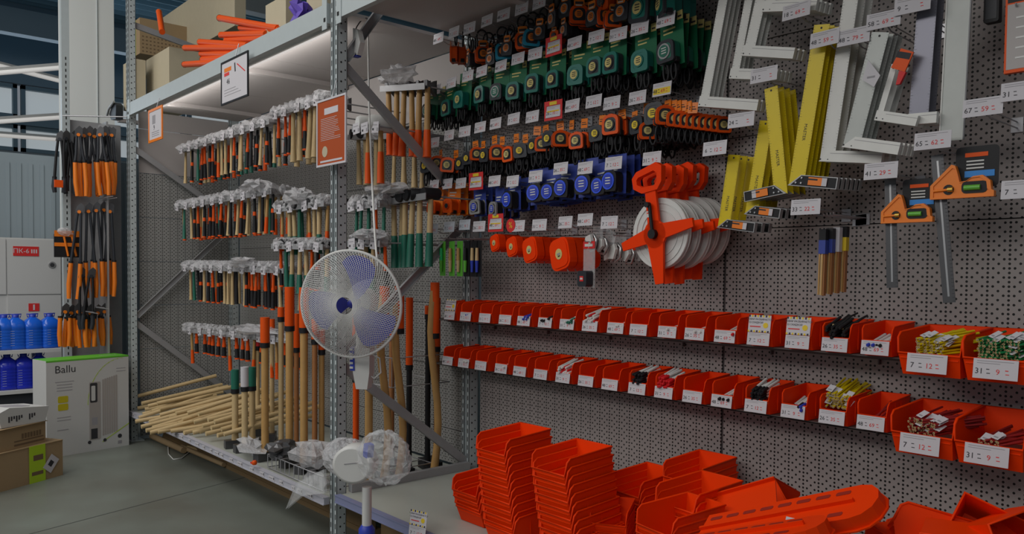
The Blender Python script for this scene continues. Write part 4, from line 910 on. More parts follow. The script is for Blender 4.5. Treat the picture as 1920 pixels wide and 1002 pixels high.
for (x, y, Y, s_, rx, ry, rz, lb) in TIL:
    q = P(x, y, Y); put(BIG, 'storage_bin', lb, 'storage bin', T(q, rx=rx, ry=ry, rz=rz, s=s_) @ T((0, -0.13, -0.07)), 'loose orange bins')
# small hook fittings beside the tipped bin
a_ = MB(); a_.tube([(0, 0, 0), (0.03, 0, 0.02), (0.04, 0, 0.05), (0.015, 0, 0.06)], 0.006, ORG, 6); a_.tube([(0.03, 0, 0.02), (0.07, 0, 0.0), (0.09, 0, -0.03)], 0.007, ORG, 6); a_.tube([(0.07, 0, 0), (0.09, 0, 0.04)], 0.006, ORG, 6)
q = P(1428, 950, 2.75); put(kind(('clip', a_)), 'orange_clip', 'broken orange hook fitting left of the tipped bin', 'clip', T(q, s=1.2))
# promotion card on the blue rail
t_, t2 = bin_label(0.098, 0.05, 0.05, 1, True); q = P(785, 985, YF-0.03)
put(kind(('price_card', t_), ('promo_card', t2, None, 'white promotion card edged in yellow and black')), 'shelf_price_card', 'white promotion card standing on the blue shelf rail', 'price card', T((q.x, YF-0.03, ZR-0.02), rz=R(14)))
# ================================================================== HAMMERS
def hammer_kind(hc, gc, L=0.30, glen=0.13, head='claw', wrap=True, tip=None, r0=0.012, hw=0.012):
    h = MB(); h.tube([(0, 0, 0.01), (0, 0, -L*0.45), (0, 0, -L+0.005)], [r0*.9, r0*1.0, r0*1.2], hc, 8)
    g = MB(); g.tube([(0, 0, -L+glen), (0, 0, -L+glen*0.5), (0, 0, -L+0.012), (0, 0, -L)], [r0*1.1, r0*1.3, r0*1.35, r0*1.5], gc, 8)
    if tip: g.tube([(0, 0, -L+glen+0.02), (0, 0, -L+glen-0.012)], [r0*1.15, r0*1.3], tip, 8); g.tube([(0, 0, -L+0.008), (0, 0, -L-0.004)], [r0*1.55, r0*1.6], tip, 8)
    hd = MB()
    if head == 'claw': hd.tube([(0, -0.055, 0.03), (0, -0.035, 0.03), (0, 0.02, 0.03), (0, 0.06, 0.012)], [0.016, 0.013, 0.012, 0.005], STEEL, 8); hd.box(-0.011, -0.014, 0.0, 0.011, 0.014, 0.03, STEEL)
    elif head == 'mallet': hd.lathe([(0.033, -0.055), (0.036, -0.045), (0.036, 0.045), (0.033, 0.055)], BLACK, 14, M=T((0, 0, 0.03)), ax='y')
    elif head == 'white': hd.lathe([(0.044, -0.075), (0.052, -0.06), (0.052, 0.06), (0.044, 0.075)], WHITE, 18, M=T((0, 0, 0.045)), ax='y')
    elif head == 'axe': hd.prism([(-0.02, 0.0), (-0.02, 0.05), (0.02, 0.04), (0.075, 0.065), (0.075, -0.03), (0.02, 0.005)], -0.012, 0.012, STEEL, 'x')
    ps = [('handle', h), ('grip', g), ('head', hd)]
    if wrap:
        w_ = MB(); w_.blob((0, -0.01, 0.035), (0.037, 0.07, 0.045), WRAP, seed=int(L*1000)+len(hc.name), amp=0.3); ps.append(('wrapping', w_, None, 'crumpled clear film around the head'))
    return kind(*ps)
HM = {'ob': hammer_kind(BLACK, BLACK, 0.30, 0.16, tip=ORG2), 'oo': hammer_kind(ORG2, BLACK, 0.30, 0.15, tip=ORG2), 'w': hammer_kind(WOOD, WOOD, 0.30, 0.05), 'wo': hammer_kind(WOOD2, ORG2, 0.31, 0.13), 'g': hammer_kind(GREEN, GREEN, 0.30, 0.14),
      'bb': hammer_kind(BLACK, BLACK, 0.29, 0.14), 'hw': hammer_kind(WOOD, WOOD, 0.37, 0.1, 'axe', r0=0.017), 'ho': hammer_kind(WOOD2, ORG2, 0.40, 0.16, 'axe', r0=0.018, wrap=False), 'wg': hammer_kind(WOOD, GREEN, 0.40, 0.20, 'mallet', r0=0.018, wrap=False),
      'ml': hammer_kind(WOOD, WOOD, 0.30, 0.1, 'mallet', r0=0.015, wrap=False), 'wm': hammer_kind(WOOD2, ORG2, 0.34, 0.2, 'white', r0=0.017, wrap=False), 'mg': hammer_kind(GREEN, GREEN, 0.30, 0.14, 'mallet', r0=0.014), 'tr': hammer_kind(ORG2, BLACK, 0.20, 0.10, tip=ORG2, r0=0.014), 'wg2': hammer_kind(WOOD, GREEN, 0.34, 0.14, 'mallet', r0=0.017)}
HD = {'ob': 'black and orange gripped hammer', 'oo': 'orange shafted hammer, black grip', 'w': 'plain wooden handled hammer', 'wo': 'wooden hammer with orange grip', 'g': 'dark green handled hammer', 'bb': 'black handled hammer', 'hw': 'pale wooden handled hatchet', 'ho': 'wooden axe with orange grip', 'wg': 'wooden mallet with green grip',
      'ml': 'wooden handled rubber mallet', 'wm': 'white headed mallet with orange grip', 'mg': 'green handled mallet', 'tr': 'short orange and black hand tool', 'wg2': 'wooden mallet, green lower grip'}
def hammer_row(x0, y0, x1, y1, n, kinds, rowname, Y=2.45, rail=True, seed=1, labs=True, back=False):
    """y0, y1: pixel height of the rail's lower edge at its two ends"""
    A, B = P(x0, y0, Y), P(x1, y1, Y); rnd = random.Random(seed); hs = Y/2.78*1.02
    z = (A.z+B.z)/2
    kk = [rnd.choice(kinds) for _ in range(n)]
    for i in range(n):
        t = (i+0.5)/n; x = lerp(A.x, B.x, t)
        put(HM[kk[i]], 'hammer' if kk[i] not in ('hw', 'ho', 'tr') else {'hw': 'hatchet', 'ho': 'axe', 'tr': 'hand_trowel'}[kk[i]], '%s, %s from left in %s' % (HD[kk[i]], ORD[i], rowname), {'hw': 'hatchet', 'ho': 'axe', 'tr': 'hand tool'}.get(kk[i], 'hammer'),
            T((x, Y+0.02+rnd.uniform(0, .03), lerp(A.z, B.z, t)+0.006), rz=rnd.uniform(-.5, .5), ry=rnd.uniform(-.05, .05), rx=rnd.uniform(-.03, .03), s=hs), 'hand tools in the rack bay')
    if back:
        for i in range(n-1):
            t = (i+1)/n; x = lerp(A.x, B.x, t); k2 = rnd.choice(kinds)
            put(HM[k2], 'hammer', '%s behind, %s from left in %s' % (HD[k2].split(',')[0], ORD[i], rowname), 'hammer', T((x, Y+0.15, lerp(A.z, B.z, t)+0.006), rz=rnd.uniform(-.5, .5), ry=rnd.uniform(-.06, .06), s=hs), 'hand tools in the rack bay')
    if rail:
        a_ = MB(); zz = lambda t: lerp(A.z, B.z, t)
        vs = []
        for (yy, dz) in ((Y-0.015, -0.004), (Y-0.015, 0.032), (Y-0.011, 0.032), (Y-0.011, -0.004)):
            vs += [(A.x, yy, A.z+dz), (B.x, yy, B.z+dz)]
        a_.add(vs, [(0, 1, 3, 2), (2, 3, 5, 4), (4, 5, 7, 6), (6, 7, 1, 0), (0, 2, 4, 6), (1, 7, 5, 3)], GALV2)
        m_ = MB()
        for t in (0.08, 0.36, 0.64, 0.92):
            m_.tube([(lerp(A.x, B.x, t), Y-0.012, zz(t)+0.02), (lerp(A.x, B.x, t), YW-0.002, zz(t)+0.02)], 0.005, GALV2, 5)
        ps = [('rail', a_), ('arm', m_)]
        if labs:
            k_ = max(3, n//2)
            for j in range(k_):
                l_ = MB(); x = lerp(A.x, B.x, (j+0.5)/k_)+rnd.uniform(-.02, .02); zc = lerp(A.z, B.z, (j+.5)/k_)+0.012; an = rnd.uniform(-.12, .12)
                Ml = T((x, Y-0.02, zc), ry=an); l_.box(-0.036, -0.0015, -0.03, 0.036, 0, 0.032, PAPER, M=Ml); l_.box(-0.028, -0.0022, 0.012, 0.02, -0.0015, 0.016, INKG, M=Ml); l_.box(-0.028, -0.0022, -0.016, -0.012, -0.0015, -0.004, INK, M=Ml); l_.box(0.018, -0.0022, -0.02, 0.030, -0.0015, -0.002, INKG, M=Ml)
                ps.append(('price_label', l_))
        put(kind(*ps), 'tool_rail', 'grey tool rail with white price labels carrying %s' % rowname, 'rail')
MIX = ['ob', 'oo', 'ob', 'w', 'wo', 'g', 'bb', 'oo', 'w']
hammer_row(338, 287, 508, 232, 21, MIX, 'the far top row', seed=3, back=True)
hammer_row(330, 393, 512, 363, 21, MIX, 'the far second row', seed=5, back=True)
hammer_row(343, 505, 535, 512, 21, MIX+['w', 'w'], 'the far third row', seed=8, back=True)
hammer_row(350, 622, 560, 645, 18, ['tr', 'tr', 'tr', 'wo'], 'the far bottom row', seed=9)
hammer_row(512, 222, 611, 190, 10, ['hw', 'hw', 'wo', 'oo'], 'the near top row', seed=11, Y=2.45, back=True)
hammer_row(517, 398, 611, 386, 8, ['ml', 'mg', 'wg2', 'wo'], 'the near second row', seed=12, Y=2.42, back=True)
hammer_row(512, 466, 609, 468, 8, ['oo', 'mg', 'wg2', 'ob'], 'the near third row', seed=14, Y=2.40, back=True)
hammer_row(716, 172, 800, 167, 6, ['ho'], 'the axe row right of the post', seed=15, Y=2.62, labs=False)
hammer_row(664, 247, 716, 244, 2, ['wm'], 'the white mallet row', seed=17, Y=2.40)
hammer_row(655, 262, 795, 258, 8, ['ml', 'w', 'hw'], 'the wood row behind the white mallets', seed=18, Y=2.84, labs=False)
hammer_row(722, 385, 802, 373, 6, ['wg'], 'the green gripped mallet row', seed=19, Y=2.55, labs=False)
hammer_row(653, 392, 716, 388, 5, ['mg', 'oo', 'g'], 'the mallet row beside the post', seed=20, Y=2.45)
hammer_row(655, 462, 716, 462, 4, ['wg2', 'mg', 'oo'], 'the low mallet row beside the post', seed=22, Y=2.42)
# crumpled film lying over the rails
for i, (x, y, Y, a, b, c, lb) in enumerate(((478, 348, 2.42, .15, .08, .04, 'crumpled clear film lying over the far second hammer rail'), (455, 492, 2.42, .15, .09, .035, 'crumpled clear film lying over the far third hammer rail'), (745, 142, 2.62, .15, .09, .05, 'crumpled clear film over the axe rail'), (728, 356, 2.52, .17, .09, .035, 'crumpled clear film over the green mallet rail'), (560, 368, 2.40, .12, .08, .05, 'crumpled clear film over the near second hammer rail'), (693, 440, 2.40, .10, .08, .03, 'crumpled clear film over the low mallet rail'), (480, 618, 2.43, .30, .09, .035, 'crumpled clear film over the far bottom tool rail'))):
    q = P(x, y, Y); m_ = MB(); m_.blob((0, 0, 0), (a, b, c), WRAP, seed=40+i, amp=0.35, seg=16, rings=7); put(kind(('film', m_)), 'plastic_film', lb, 'film', T(q))
# ---- long handled tools standing on the base shelf
def sledge(Lh, hc, oc, olen, r_=0.019, head='box', curve=0.0):
    a_ = MB(); n = 8
    pts = [(curve*math.sin(PI*2*i/n)*0.5, 0, 0.03+Lh*i/n) for i in range(n+1)]
    a_.tube(pts, [r_*(1.15 if i == 0 else 1.0) for i in range(n+1)], hc, 8)
    o_ = MB(); o_.tube([(pts[-1][0], 0, Lh+0.03-olen), (pts[-1][0], 0, Lh+0.034)], [r_*1.25, r_*1.25], oc, 8); 
    bd = MB(); bd.tube([(pts[-1][0], 0, Lh+0.03-olen-0.03), (pts[-1][0], 0, Lh+0.03-olen+0.002)], r_*1.3, BLACK, 8)
    h = MB(); h.box(-0.07, -0.028, 0, 0.07, 0.028, 0.055, STEEL) if head == 'box' else h.prism([(-.05, 0), (-.05, .05), (.02, .045), (.11, .06), (.11, -.0), (.02, .005)], -.022, .022, BLACK, 'x')
    return kind(('shaft', a_), ('grip', o_), ('band', bd), ('head', h))
TL = [(441, 695, 820, 'g', 'wooden handle with green end sleeve, left of the pair', GREEN, .045, WOOD, 2.2), (459, 690, 826, 'w', 'pale wooden handle with white wrapped end', PAPER, .06, WOOD, 2.2), (473, 690, 815, 'g', 'wooden handle with green end sleeve, right of the pair', GREEN, .05, WOOD, 2.3),
      (497, 597, 838, 'o', 'thick wooden sledge handle with short orange end, leftmost of the orange ends', ORG2, .16, WOOD2, 2.2), (527, 578, 838, 'o', 'wooden sledge handle between the leftmost two orange ended ones', ORG2, .06, WOOD, 2.3), (543, 540, 838, 'o', 'tall sledge handle with long orange end, left of the fan', ORG2, .24, WOOD2, 2.25),
      (570, 541, 835, 'o', 'tall sledge handle with orange end partly behind the fan edge', ORG2, .24, WOOD2, 2.25), (556, 590, 840, 'o', 'shorter orange ended handle between two tall ones', ORG2, .22, WOOD3, 2.4), (590, 600, 835, 'o', 'brown axe handle just left of the post', ORG2, .12, WOOD3, 2.3), (603, 620, 830, 'o', 'thin brown handle against the post', ORG2, .12, WOOD2, 2.35), (510, 600, 832, 'b', 'thin black edged handle behind the orange ends', ORG2, .10, WOOD, 2.5), (483, 640, 822, 'b', 'thin wooden handle behind the green sleeves', RED, .04, WOOD, 2.5)]
for i, (px, yt, yb, c, lb, oc, ol, hc, Y) in enumerate(TL):
    B = P(px, yb, Y); A = P(px, yt, Y); B.z = ZL+0.002; Lh = max(0.3, A.z-ZL-0.03)
    put(kind(*[]) if False else sledge(Lh, hc, oc, ol if oc is not GREEN and oc is not PAPER else .13, 0.024 if px in (497, 543, 570) else (0.022 if px < 480 else 0.017)), 'long_handled_tool', lb, 'hand tool', T((B.x, Y, ZL+0.001), rz=R(80+i*7), rx=0), 'long handled tools on the base shelf')
AX = [(668, 560, 820, ORG2, .45, 'slim orange fibre handle right of the post', 2.35, ORG2), (708, 600, 815, ORG2, .02, 'straight wooden axe handle behind the fan neck', 2.35, WOOD2), (752, 540, 866, ORG2, .24, 'curved wooden axe with orange end, left of the wire basket', 2.45, WOOD2), (787, 540, 862, ORG2, .24, 'curved wooden axe with orange end, middle of the three', 2.55, WOOD2), (834, 532, 848, ORG2, .30, 'curved wooden axe with orange end, nearest the bins', 2.8, WOOD2),
      (768, 560, 845, ORG2, .40, 'orange fibre handled axe between the curved ones', 2.7, BLACK), (803, 575, 840, ORG2, .05, 'dark axe handle behind the middle curved axe', 2.85, BLACK), (735, 600, 850, ORG2, .1, 'brown axe handle behind the wire basket', 2.75, WOOD3), (690, 620, 830, ORG2, .12, 'brown handle behind the straight wooden one', 2.7, WOOD3), (820, 560, 838, ORG2, .3, 'orange ended axe in shade behind the nearest one', 2.92, WOOD3)]
for i, (px, yt, yb, oc, ol, lb, Y, hc) in enumerate(AX):
    A = P(px, yt, Y); Lh = max(0.3, A.z-ZL-0.03)
    xx = min(A.x, XMp-0.07)
    put(sledge(Lh, hc, oc, ol, 0.023 if hc == WOOD2 else 0.018, 'axe', curve=0.05 if hc == WOOD2 and px > 740 else 0.0), 'long_axe', lb, 'axe', T((xx, Y, ZL+0.001), rz=R(75)), 'axes on the base shelf')
# wire rack for the axes and small wire fence on the front
def wire_box(x0, y0, z0, x1, y1, z1, n, label, r_=0.0035):
    ps = []
    for z in (z0, z1):
        m_ = MB(); m_.tube([(x0, y0, z), (x1, y0, z), (x1, y1, z), (x0, y1, z)], r_, WIRE, 5, closed=True); ps.append(('wire_loop', m_))
    for i in range(n+1):
        t = i/n; m_ = MB(); m_.tube([(lerp(x0, x1, t), y0, z0), (lerp(x0, x1, t), y0, z1)], r_*.8, WIRE, 4); ps.append(('upright_wire', m_))
        if i % 3 == 0: m_ = MB(); m_.tube([(lerp(x0, x1, t), y0, z1), (lerp(x0, x1, t), y1, z1)], r_*.8, WIRE, 4); ps.append(('cross_wire', m_))
    put(kind(*ps), 'wire_basket', label, 'wire rack')
A = PX(733, 672, XMp-0.13); B = PX(735, 727, XMp-0.13)
wire_box(XMp-0.50, A.y, B.z, XMp-0.12, YW-0.1, A.z, 2, 'zinc wire guard around the standing axes')
a0 = P(505, 850, YF+0.04); a1 = P(609, 880, YF+0.04)
wire_box(a0.x, YF+0.03, ZL+0.01, a1.x, YF+0.3, ZL+0.09, 12, 'low zinc wire fence along the base shelf front')
a2 = P(655, 900, YF+0.2)
wire_box(XMp-0.5, YF+0.35, ZL+0.01, XMp-0.08, YF+0.7, ZL+0.08, 8, 'low zinc wire fence under the axe heads')
for i, (x, y, a, b, c, lb) in enumerate(((585, 852, .14, .10, .07, 'crumpled film bag over tool heads near the post'), (475, 838, .14, .09, .05, 'crumpled film on the white price rail'), (592, 905, .10, .05, .06, 'film bag against the post at the rail'), (530, 845, .10, .09, .05, 'film wrapped tool heads in the low fence'))):
    q = P(x, y, YF+0.08); m_ = MB(); m_.blob((0, 0, 0), (a, b, c), WRAP if i != 3 else STEEL, seed=60+i, amp=0.4, seg=14, rings=7); put(kind(('film', m_)), 'plastic_film', lb, 'film', T(q))
m_ = MB(); q = [P(612, 880, YF-0.03), P(560, 905, YF-0.04), P(540, 955, YF-0.05), P(570, 930, YF-0.05), P(613, 925, YF-0.04)]
m_.add([tuple(v) for v in q]+[tuple(v+Vector((0.01, -0.02, 0.004))) for v in q], [(0, 1, 3), (1, 2, 3), (0, 3, 4), (5, 8, 6), (6, 8, 7), (5, 9, 8), (0, 5, 6, 1), (1, 6, 7, 2), (2, 7, 8, 3), (3, 8, 9, 4), (4, 9, 5, 0)], CLEAR)
put(kind(('film', m_)), 'plastic_film', 'torn clear film hanging down from the price rail', 'film')
a_ = MB(); q = P(477, 872, YF-0.04); a_.lathe([(0.012, 0), (0.016, 0.006), (0.016, 0.02), (0.01, 0.026)], ORG2, 10); a_.box(-.05, -.005, 0, -.01, .005, .008, RED); put(kind(('clip', a_)), 'orange_clip', 'small orange and red clip on the white price rail', 'clip', T(q))
def prong(px, py, Y, lb):
    q = P(px, py, Y); m_ = MB(); m_.tube([(0, 0, 0.004), (0, 0, -0.004), (0, YW-0.002-Y, -0.004)], .0026, WIRE, 5); m_.box(-.015, YW-0.006-Y, -.03, .015, YW-0.002-Y, .012, WIRE)
    put(kind(('wire', m_)), 'bare_hook', lb, 'hook', T(q), 'tagless wall hooks')
for i, px in enumerate((827, 843, 857, 869, 881, 889)): prong(px, 446, 2.76, 'bare wire hook holding carded markers, %s from left' % ORD[i])
for i in range(4): prong(1545+i*6, 403-i, 2.79, 'bare wire hook above the folding rules, %s from left' % ORD[i])
for i, (x, y, Y) in enumerate(((1905, 8, 2.73), (1097, 452, 2.74), (1110, 432, 2.78), (1150, 440, 2.78))): prong(x, y, Y, 'bare wire hook, %s' % ('at the right edge package', 'over the dark boxed reel', 'over the left folding tool', 'over the right folding tools')[i])
# ---- pile of round wooden handles
ENDS = [(252,745),(266,757),(272,768),(268,777),(261,784),(254,791),(285,772),(300,779),(265,801),(280,792),(296,811),(286,803),(274,808),(310,796),(320,809),(331,800),(345,812),(334,794),(356,804),(342,788),(374,810),(364,792),(386,814),(396,803),(408,817),(300,768),(318,783),(330,776),(352,775),(372,777),(390,788),(258,766),(290,785),(310,808),(340,803),(362,812),(380,799),(415,806),(278,762),(295,757),(402,792),(282,812),(420,815)]
rnd = random.Random(5)
dw = MB(); dw.tube([(0, 0, 0), (0, 0, 1.0)], 0.0165, WOOD, 9)
de = MB(); de.tube([(0, 0, -0.0012), (0, 0, 0)], 0.0166, mat('sawn_end', (0.62, 0.47, 0.24), 0.7), 9)
DWK = kind(('shaft', dw), ('end_grain', de))
for i, (px, py) in enumerate(ENDS):
    S_ = P(px, py, 2.12+rnd.uniform(-.03, .03))
    if S_.z < ZL+0.022: S_ = PZ(px, py, ZL+0.022)
    L_ = rnd.uniform(0.55, 0.72); E = Vector((S_.x+rnd.uniform(-.04, .14), min(S_.y+L_, YW-0.12), S_.z+rnd.uniform(0.05, 0.15)))
    d_ = (E-S_); M_ = d_.to_track_quat('Z', 'Y').to_matrix().to_4x4(); M_.translation = S_
    put(DWK, 'wooden_pole', 'round pale wooden pole lying in the pile on the base shelf', 'wooden pole', M_ @ Matrix.Diagonal((1, 1, d_.length, 1)), 'round wooden handles piled on the base shelf')
# wooden scraps under the base shelf, white strap loop
for i, (a, b) in enumerate((((285, 818), (345, 845)), ((340, 838), (420, 872)), ((352, 840), (400, 850)))):
    A, B = PZ(*a, 0.03), PZ(*b, 0.03); m_ = MB(); m_.tube([A, B], 0.018 if i else 0.026, WOOD if i == 2 else CARD, 8)
    put(kind(('stick', m_)), 'wooden_stick', ['thick brown stick on the floor under the wooden handles', 'long brown stick on the floor beside the shelf', 'short pale stick on the floor under the shelf'][i], 'stick')
m_ = MB(); m_.tube([PZ(*q, 0.006) for q in ((330, 815), (315, 835), (316, 852), (325, 862), (340, 860), (355, 848), (372, 842))], 0.004, WHITE, 5); put(kind(('loop', m_)), 'strap_loop', 'thin white strap loop lying on the floor by the shelf', 'strap')
# ================================================================== SIGNS
def sign(x0, x1, yt, yb, Y, face, frame_, fw, fn, name, label, cat='sign', rz=0.0):
    A, B = P(x0, yt, Y), P(x1, yb, Y); w_ = B.x-A.x; zt = P((x0+x1)/2, yt, Y).z; zb = P((x0+x1)/2, yb, Y).z; h_ = zt-zb
    p_ = MB(); p_.box(0, 0, 0, w_, 0.002, h_, face)
    p_.tube([(w_*.5, .004, h_), (w_*.5, .03, h_+.10)], .003, WIRE, 5)
    f_ = MB(); f_.ring([(-fw, -fw), (w_+fw, -fw), (w_+fw, h_+fw), (-fw, h_+fw)], [(0, 0), (w_, 0), (w_, h_), (0, h_)], -0.003, 0.005, frame_)
    g_ = MB(); fn(g_, w_, h_)
    put(kind(('panel', p_), ('frame', f_), ('print', g_)), name, label, cat, T((A.x, Y, zb), rz=rz))
def s46(g, w_, h_):
    g.box(w_*.1, -.001, h_*.76, w_*.38, 0, h_*.86, ORG3); g.box(w_*.1, -.001, h_*.66, w_*.3, 0, h_*.74, INKR); g.text('46', h_*.2, INK, T((w_*.26, -.001, h_*.50)))
    for k_ in range(3): g.box(w_*.1, -.001, h_*(.16+.07*k_), w_*(.75-.1*k_), 0, h_*(.17+.07*k_), INKG)
    g.add([(w_*.5, -.001, h_*.9), (w_*.54, -.001, h_*.9), (w_*.56, -.001, h_*.68), (w_*.52, -.001, h_*.68)], [(0, 1, 2, 3)], INK); g.add([(w_*.6, -.001, h_*.84), (w_*.62, -.001, h_*.86), (w_*.92, -.001, h_*.6), (w_*.9, -.001, h_*.58)], [(0, 1, 2, 3)], INKR)
sign(416, 464, 110, 186, YF-0.05, PAPER, BLACK, 0.012, s46, 'price_poster', 'black framed white price poster hanging from the left rack beam')
def s2(g, w_, h_):
    g.box(w_*.25, -.001, h_*.55, w_*.5, 0, h_*.85, INKG); g.text('9', h_*.25, INK, T((w_*.4, -.001, h_*.40)));
    for k_ in range(3): g.box(w_*.2, -.001, h_*(.1+.07*k_), w_*.8, 0, h_*(.12+.07*k_), INKG)
sign(280, 303, 207, 260, YF-0.05, PAPER, ORG3, 0.02, s2, 'price_poster', 'orange framed white price poster at the far end of the beam')
POST = mat('orange_poster', (0.40, 0.075, 0.02), 0.6, spec=0.15)
def s3(g, w_, h_):
    g.box(w_*.25, -.001, h_*.78, w_*.75, 0, h_*.88, PAPER)
    rr = random.Random(2)
    for k_ in range(13): g.box(w_*.12, -.001, h_*(.38+.028*k_), w_*rr.uniform(.6, .85), 0, h_*(.386+.028*k_), PAPER)
    g.disc(w_*.27, h_*.2, w_*.10, -.001, 0, CARD2); g.box(w_*.1, -.001, h_*.03, w_*.9, 0, h_*.06, PAPER)
sign(596, 647, 186, 306, YF-0.08, POST, PAPER, 0.010, s3, 'notice_poster', 'orange paper notice fixed to the middle post above the fan')
# ================================================================== FANS
fanp = P(660, 570, 1.90); TH = R(36); FR = 0.247
g1 = MB(); NS = 104
for sg in (-1, 1):
    for i in range(NS):
        pts = []
        for k_ in range(9):
            t = 0.16+0.84*k_/8; a = 2*PI*i/NS+sg*t*1.15
            pts.append((FR*t*math.cos(a), -0.065*(1-t**3)-0.02, FR*t*math.sin(a)))
        g1.tube(pts, 0.0012, WHITE, 3, caps=False)
g2 = MB(); g2.tube([(FR*math.cos(2*PI*i/48), -0.015, FR*math.sin(2*PI*i/48)) for i in range(48)], 0.0075, WHITE, 7, True)
g3 = MB(); g3.lathe([(0.022, -0.09), (0.024, -0.086), (0.024, -0.08)], WHITE, 24, ax='y')
g4 = MB()
for i in range(40):
    a = 2*PI*i/40; g4.tube([(0.05*math.cos(a), 0.09, 0.05*math.sin(a)), (FR*.8*math.cos(a), 0.085, FR*.8*math.sin(a)), (FR*math.cos(a), -0.01, FR*math.sin(a))], 0.001, WHITE, 3, caps=False)
BLD = mat('blue_fan_blade', (0.04, 0.05, 0.42), 0.35)
bl = []
for k_ in range(3):
    m_ = MB(); a0 = R((78, 190, 312)[k_]); vs = []; n1, n2 = 6, 8
    for i in range(n1+1):
        t = i/n1; rr = lerp(0.03, 0.225, t); half = lerp(0.55, 0.56, t)*(1-.12*t*t); ce = a0+0.25*t-.2
        for j in range(n2+1):
            u = j/n2*2-1; rj = rr*(1-0.10*abs(u)**3*t); a = ce+half*u
            vs.append((rj*math.cos(a), 0.028*u*(0.5+t*.5)+0.02, rj*math.sin(a)))
    m_.add(vs, [(i*(n2+1)+j, i*(n2+1)+j+1, (i+1)*(n2+1)+j+1, (i+1)*(n2+1)+j) for i in range(n1) for j in range(n2)], BLD, True); 
    o = len(m_.v); m_.add([(x, y+0.002, z) for x, y, z in vs], [(i*(n2+1)+j, (i+1)*(n2+1)+j, (i+1)*(n2+1)+j+1, i*(n2+1)+j+1) for i in range(n1) for j in range(n2)], BLD, True)
    bl.append(m_)
hb = MB(); hb.lathe([(0.004, -0.015), (0.02, -0.008), (0.026, 0.045)], BLD, 20, ax='y')
mo = MB(); mo.lathe([(0.055, 0.09), (0.062, 0.10), (0.060, 0.17), (0.035, 0.20)], WHITE, 20, ax='y')
nk = MB(); nk.prism([(-0.045, -0.22), (0.05, -0.22), (0.045, -0.34), (0.032, -0.42), (-0.025, -0.42), (-0.038, -0.34)], 0.075, 0.135, WHITE, 'y'); nk.tube([(0, 0.10, -0.23), (0, 0.11, -0.05)], 0.03, WHITE, 8)
nb = MB(); nb.box(-0.05, 0.071, -0.33, -0.028, 0.12, -0.22, BLUE)
for k_ in range(5): nb.box(-0.052, 0.068, -0.32+k_*0.022, -0.034, 0.075, -0.31+k_*0.022, WHITE)
cl_ = MB(); cl_.tube([(0.045, 0.10, -0.25), (0.09, 0.10, -0.27), (0.095, 0.10, -0.34), (0.06, 0.10, -0.37), (0.045, 0.10, -0.36)], 0.004, WHITE, 6)
arm_ = MB(); arm_.tube([(0, 0.13, -0.36), (-0.05, 0.20, -0.33)], 0.018, WHITE, 8)
put(kind(('front_grille', g1), ('rim', g2, None, 'white rim ring'), ('rear_grille', g4), *[('blade', b, None, 'blue blade') for b in bl], ('hub', hb), ('motor_housing', mo), ('neck', nk, [('grip_strip', nb, 'blue ribbed strip')]), ('cord', cl_), ('wall_arm', arm_)), 'wall_fan', 'round white fan with blue blades and mesh grille, at the middle post', 'fan', T(fanp, rz=TH, rx=R(4)))
m_ = MB(); m_.tube([P(690, 60, 2.45), P(692, 200, 2.3), P(697, 330, 2.15), P(703, 440, 2.05), P(708, 500, 2.0)], 0.006, WHITE, 6); put(kind(('cable', m_)), 'white_cable', 'white cable hanging from the top shelf down to the fan', 'cable')
q = P(677, 52, 2.3); m_ = MB(); m_.tube([(0.06*math.cos(a), 0.02*math.sin(a), 0.055*math.sin(a)) for a in [2*PI*i/18 for i in range(18)]], 0.0035, BLACK, 5, True); put(kind(('loop', m_)), 'cable_tie', 'black cable loop at the top of the middle post', 'cable tie', T(q))
q = P(668, 82, 2.2); m_ = MB(); m_.prism([(-.035, -.05), (0.01, -.06), (.04, .0), (.01, .07), (-.035, .09)], 0, 0.03, WHITE, 'y'); m2 = MB(); m2.box(-.035, 0.0, -.065, 0.0, .03, -.05, BLUE); put(kind(('bracket', m_), ('tip', m2)), 'white_connector', 'white plastic connector beside the top of the middle post', 'connector', T(q))
# wrapped pedestal fan
fp = P(688, 905, 1.84)
po = MB(); po.tube([(0, 0, 0.03), (0, 0, fp.z-0.02)], 0.021, WHITE, 14)
ba = MB(); ba.lathe([(0.19, 0.0), (0.19, 0.012), (0.06, 0.03), (0.03, 0.06)], WHITE, 28)
co = MB(); co.lathe([(0.036, P(688, 1002, 1.84).z-0.01), (0.036, P(688, 996, 1.84).z+0.008), (0.024, P(688, 985, 1.84).z)], BLUE, 16)
hd_ = MB(); dq = P(668, 868, 1.82)-Vector((fp.x, 1.84, 0)); hd_.lathe([(0.080, -0.055), (0.092, -0.05), (0.094, 0.03), (0.075, 0.055)], WHITE, 28, ax='y', M=T(dq, rz=R(40)) @ Matrix.Diagonal((1.0, 1, 0.9, 1)))
hb_ = MB(); 
Mh = T(dq, rz=R(40)); hb_.box(-0.035, -0.0575, 0.008, 0.03, -0.0555, 0.011, INKG, M=Mh @ Matrix.Rotation(R(-8), 4, 'Y'))
kb = MB(); kq = P(691, 845, 1.78)-Vector((fp.x, 1.84, 0)); kb.rbox(-0.018, -0.015, -0.03, 0.018, 0.015, 0.03, 0.007, BLUE, M=T(kq, ry=R(8)))
bg = MB(); b0 = P(650, 858, 1.84)-Vector((fp.x, 1.84, 0)); b1 = P(720, 858, 1.84)-Vector((fp.x, 1.84, 0))
bg.blob(tuple(b0), (0.13, 0.10, 0.085), WRAP, seed=91, amp=0.07, seg=34, rings=18); bg.blob(tuple(b1), (0.14, 0.10, 0.11), CLEAR, seed=93, amp=0.10, seg=34, rings=18)
